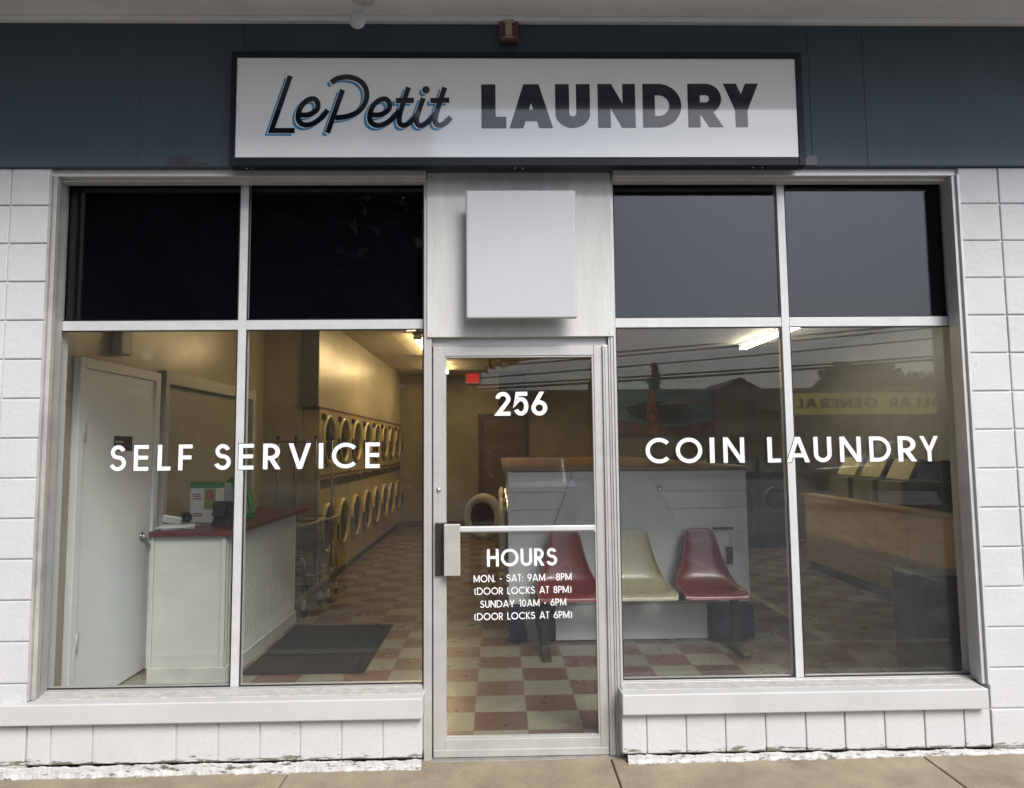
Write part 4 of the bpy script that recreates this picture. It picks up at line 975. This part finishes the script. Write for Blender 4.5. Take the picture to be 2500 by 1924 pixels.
for x, h, lb, sd in ((13.0, 8.3, 'dark conifer behind the store, mirrored above the bench', 51), (7.9, 7.0, 'short dark conifer behind the store, mirrored beside the door', 52)):
    T = thing('conifer_tree', lb, 'tree', (x, -52, -.17))
    g = np.random.default_rng(sd); cs_, rs = [], []
    for k in range(26):
        t = k/25; ang = g.random()*6.28; rr = (1-t)*1.7*g.uniform(.4, 1); cs_.append((rr*math.cos(ang), rr*math.sin(ang), 2+t*(h-2))); rs.append(.25+.5*(1-t))
    MB().cyl((0, 0, 0), (0, 0, h), .16, .02, 8).build('trunk', BARK, T)
    V_, Fc = leaves(cs_, rs, 90, .2, sd); raw('crown', V_, Fc, LEAF3, T)

def car(paint, label, loc, rz, truck=False):
    T = thing('parked_car', label, 'car', loc, rz, 'parked cars')
    PM = M('car_paint', paint, rough=.22, var=.03, coat=1)
    prof = [(-2.2, .35), (-2.25, .62), (-2.15, .86), (-1.75, .95), (-1.05, .99), (.95, 1.0), (1.6, .95), (2.1, .86), (2.25, .6), (2.2, .35)]
    if truck: prof = [(-2.4, .45), (-2.45, .75), (-2.35, 1.05), (-1.0, 1.15), (2.35, 1.15), (2.42, .7), (2.4, .45)]
    mb = MB(); mb.prism(prof, 'y', -.86, .86, .07); mb.build('body', PM, T)
    cab = [(-1.15, .98), (-.45, 1.44), (.75, 1.46), (1.45, .98)] if not truck else [(-1.1, 1.14), (-.5, 1.76), (.7, 1.78), (.9, 1.14)]
    mb = MB(); mb.prism(cab, 'y', -.72, .72, .06); mb.build('cabin', PM, T)
    gz = M('car_glass', (.02, .022, .025), rough=.05, var=0, coat=1)
    zt, zb2 = (1.40, 1.03) if not truck else (1.70, 1.22)
    mb = MB(); q = .735
    for s in (-1, 1): mb.prism([(cab[0][0]+.22, zb2), (cab[1][0]+.04, zt), (cab[2][0]-.08, zt), (cab[3][0]-.22, zb2)], 'y', s*q-.012, s*q+.012)
    mb.build('side_window', gz, T)
    a_, b2 = Vector((cab[0][0], 0, cab[0][1])), Vector((cab[1][0], 0, cab[1][1])); n_ = Vector((-(b2.z-a_.z), 0, b2.x-a_.x)).normalized()*.015
    mb = MB(); p0, p1 = a_.lerp(b2, .12)+n_, a_.lerp(b2, .9)+n_; mb.face([(p0.x, -.64, p0.z), (p0.x, .64, p0.z), (p1.x, .58, p1.z), (p1.x, -.58, p1.z)]); mb.build('windscreen', gz, T)
    for x in (-1.4, 1.4):
        for s in (-1, 1):
            X = Matrix.Translation((x, s*.78, .33))@Matrix.Rotation(R(-90*s), 4, 'X')
            wl = MB().lathe([(0, -.1), (.26, -.1), (.33, -.06), (.33, .08), (.30, .11), (.21, .11)], X, 24).build('wheel', RUBBER, T)
            MB().lathe([(.21, .105), (.17, .085), (.05, .1), (0, .1)], X, 20).build('rim', CHROME, wl)
    for s in (-1, 1): MB().box(-2.27, -2.2, s*.62-.16, s*.62+.16, .64, .78, .02).build('headlight', M('headlight', (.6, .6, .6), rough=.1, coat=1), T)
    return T
car((.55, .56, .56), 'silver white car parked nose towards the shopfront, nearest of the parked cars', (.85, -13.2, -.17), R(-90))
car((.62, .62, .62), 'white car parked in front of the store across the car park', (17.4, -32, -.17), R(8))
car((.02, .021, .025), 'black car parked in front of the store, beside the white car', (12.6, -32.3, -.17), R(0))
car((.03, .032, .036), 'black pickup truck parked on the right side of the car park', (11.2, -15.0, -.17), R(15), True)
BO = thing('bollard', 'yellow steel bollard standing left of the photographer', 'bollard', (-1.78, -3.98, -.17))
MB().lathe([(0, 0), (.085, 0), (.085, 1.12), (.075, 1.16), (.045, 1.19), (0, 1.20)], None, 24).build('post', M('bollard_yellow', (.55, .36, .02), rough=.4, var=.12, vs=5), BO)

# the photographer, behind the camera, faintly mirrored in the door
def skin_body(name, verts, edges, radii, mat, parent, root=0, sub=2):
    me = bpy.data.meshes.new(name); me.from_pydata(verts, edges, []); o = bpy.data.objects.new(name, me); COL.objects.link(o); o.parent = parent
    sk = o.modifiers.new('skin', 'SKIN'); sk.use_smooth_shade = True
    ss = o.modifiers.new('sub', 'SUBSURF'); ss.levels = ss.render_levels = sub
    for i, r_ in enumerate(radii):
        me.skin_vertices[0].data[i].radius = (r_, r_) if not hasattr(r_, '__len__') else r_
        me.skin_vertices[0].data[i].use_root = i == root
    me.materials.append(mat)
    return o
PS = thing('person', 'person in a red shirt and dark trousers holding up a phone, mirrored in the door', 'person', (-.17, -4.14, -.17))
SKIN = M('skin', (.42, .26, .18), rough=.5, var=.05); SHIRT = M('red_shirt', (.34, .03, .03), rough=.8, var=.12, vs=9); TROUS = M('dark_trousers', (.03, .03, .04), rough=.8, var=.15)
# body in one skin: pelvis, spine, neck, head, both arms raised to the phone, legs, feet
bv = [(0, 0, .86), (0, -.01, 1.05), (0, 0, 1.24), (0, .01, 1.36), (0, .03, 1.43), (0, .05, 1.53), (0, .06, 1.63),
      (.17, 0, 1.32), (.28, .12, 1.14), (.22, .30, 1.50), (.205, .36, 1.60), (.20, .375, 1.68),
      (-.17, 0, 1.32), (-.28, .12, 1.14), (.05, .32, 1.55), (.11, .36, 1.63), (.125, .375, 1.70),
      (.09, 0, .80), (.10, .02, .46), (.10, -.02, .09), (.11, .12, .04), (-.09, 0, .80), (-.10, .02, .46), (-.10, -.02, .09), (-.11, .12, .04)]
be = [(0, 1), (1, 2), (2, 3), (3, 4), (4, 5), (5, 6), (3, 7), (7, 8), (8, 9), (9, 10), (10, 11), (3, 12), (12, 13), (13, 14), (14, 15), (15, 16), (0, 17), (17, 18), (18, 19), (19, 20), (0, 21), (21, 22), (22, 23), (23, 24)]
br = [(.15, .11), (.14, .10), (.16, .11), (.10, .08), .055, .085, .06, .06, .042, .032, .035, .02, .06, .042, .032, .035, .02, .085, .058, .045, .035, .085, .058, .045, .035]
bodyo = skin_body('body', bv, be, br, SKIN, PS)
skin_body('shirt', [(0, 0, .84), (0, -.01, 1.05), (0, 0, 1.24), (0, .01, 1.35), (.17, 0, 1.325), (.225, .06, 1.23), (-.17, 0, 1.325), (-.225, .06, 1.23)], [(0, 1), (1, 2), (2, 3), (3, 4), (4, 5), (3, 6), (6, 7)], [(.165, .125), (.155, .115), (.175, .125), (.10, .085), .073, .062, .073, .062], SHIRT, PS)
skin_body('trousers', [(0, 0, .90), (.09, 0, .79), (.10, .02, .46), (.10, -.015, .10), (-.09, 0, .79), (-.10, .02, .46), (-.10, -.015, .10)], [(0, 1), (1, 2), (2, 3), (0, 4), (4, 5), (5, 6)], [(.125, .115), .100, .075, .066, .100, .075, .066], TROUS, PS)
MB().lathe([(0, .115), (.06, .10), (.095, .05), (.10, 0), (.092, -.04), (.085, -.02)], Matrix.Translation((0, .035, 1.585))@Matrix.Scale(1.05, 4, (0, 1, 0)), 20).build('hair', M('hair', (.03, .02, .015), rough=.7), PS)
fm = MB()
for hx, sgn in ((.215, -1), (.115, 1)):
    for k in range(4):
        z = 1.70+.018*k; fm.tube([(hx, .375, z-.01), (hx+.012*sgn, .405, z), (hx+.045*sgn*.5, .418-.002*k, z+.003), (hx+.06*sgn*.5, .415, z+.004)], [.010, .009, .008, .0065], 8)
    fm.tube([(hx, .37, 1.70), (hx+.01*sgn, .36, 1.735), (hx+.03*sgn, .368, 1.755)], [.011, .010, .008], 8)
fm.build('fingers', SKIN, bodyo)
fe = MB()
fe.lathe([(0, .012), (.01, .008), (.013, -.02), (0, -.03)], Matrix.Translation((0, .135, 1.535))@Matrix.Rotation(R(-10), 4, 'X'), 10)
for s in (-1, 1): fe.lathe([(0, .03), (.012, .02), (.014, -.01), (0, -.03)], Matrix.Translation((s*.084, .05, 1.54)), 10)
fe.build('nose_and_ears', SKIN, bodyo)
ey = MB()
for s in (-1, 1): ey.lathe([(0, .011), (.008, .008), (.011, 0), (.008, -.008), (0, -.011)], Matrix.Translation((s*.033, .122, 1.56)), 10)
ey.box(-.026, .026, .118, .130, 1.488, 1.497, .003); ey.build('eyes_and_mouth', M('eye_dark', (.06, .03, .03), rough=.4), bodyo)
for s in (-1, 1): MB().box(s*.105-.045, s*.105+.045, -.07, .19, 0, .085, .03, 3).build('shoe', RUBBER, PS)
tag(MB().box(-.037, .037, -3.752, -3.744, 1.475, 1.62, .003).build('phone', M('phone_black', (.02, .02, .022), rough=.2, var=0)), 'black phone held up in both hands by the person in red', 'phone')
print('objects', len(bpy.data.objects))
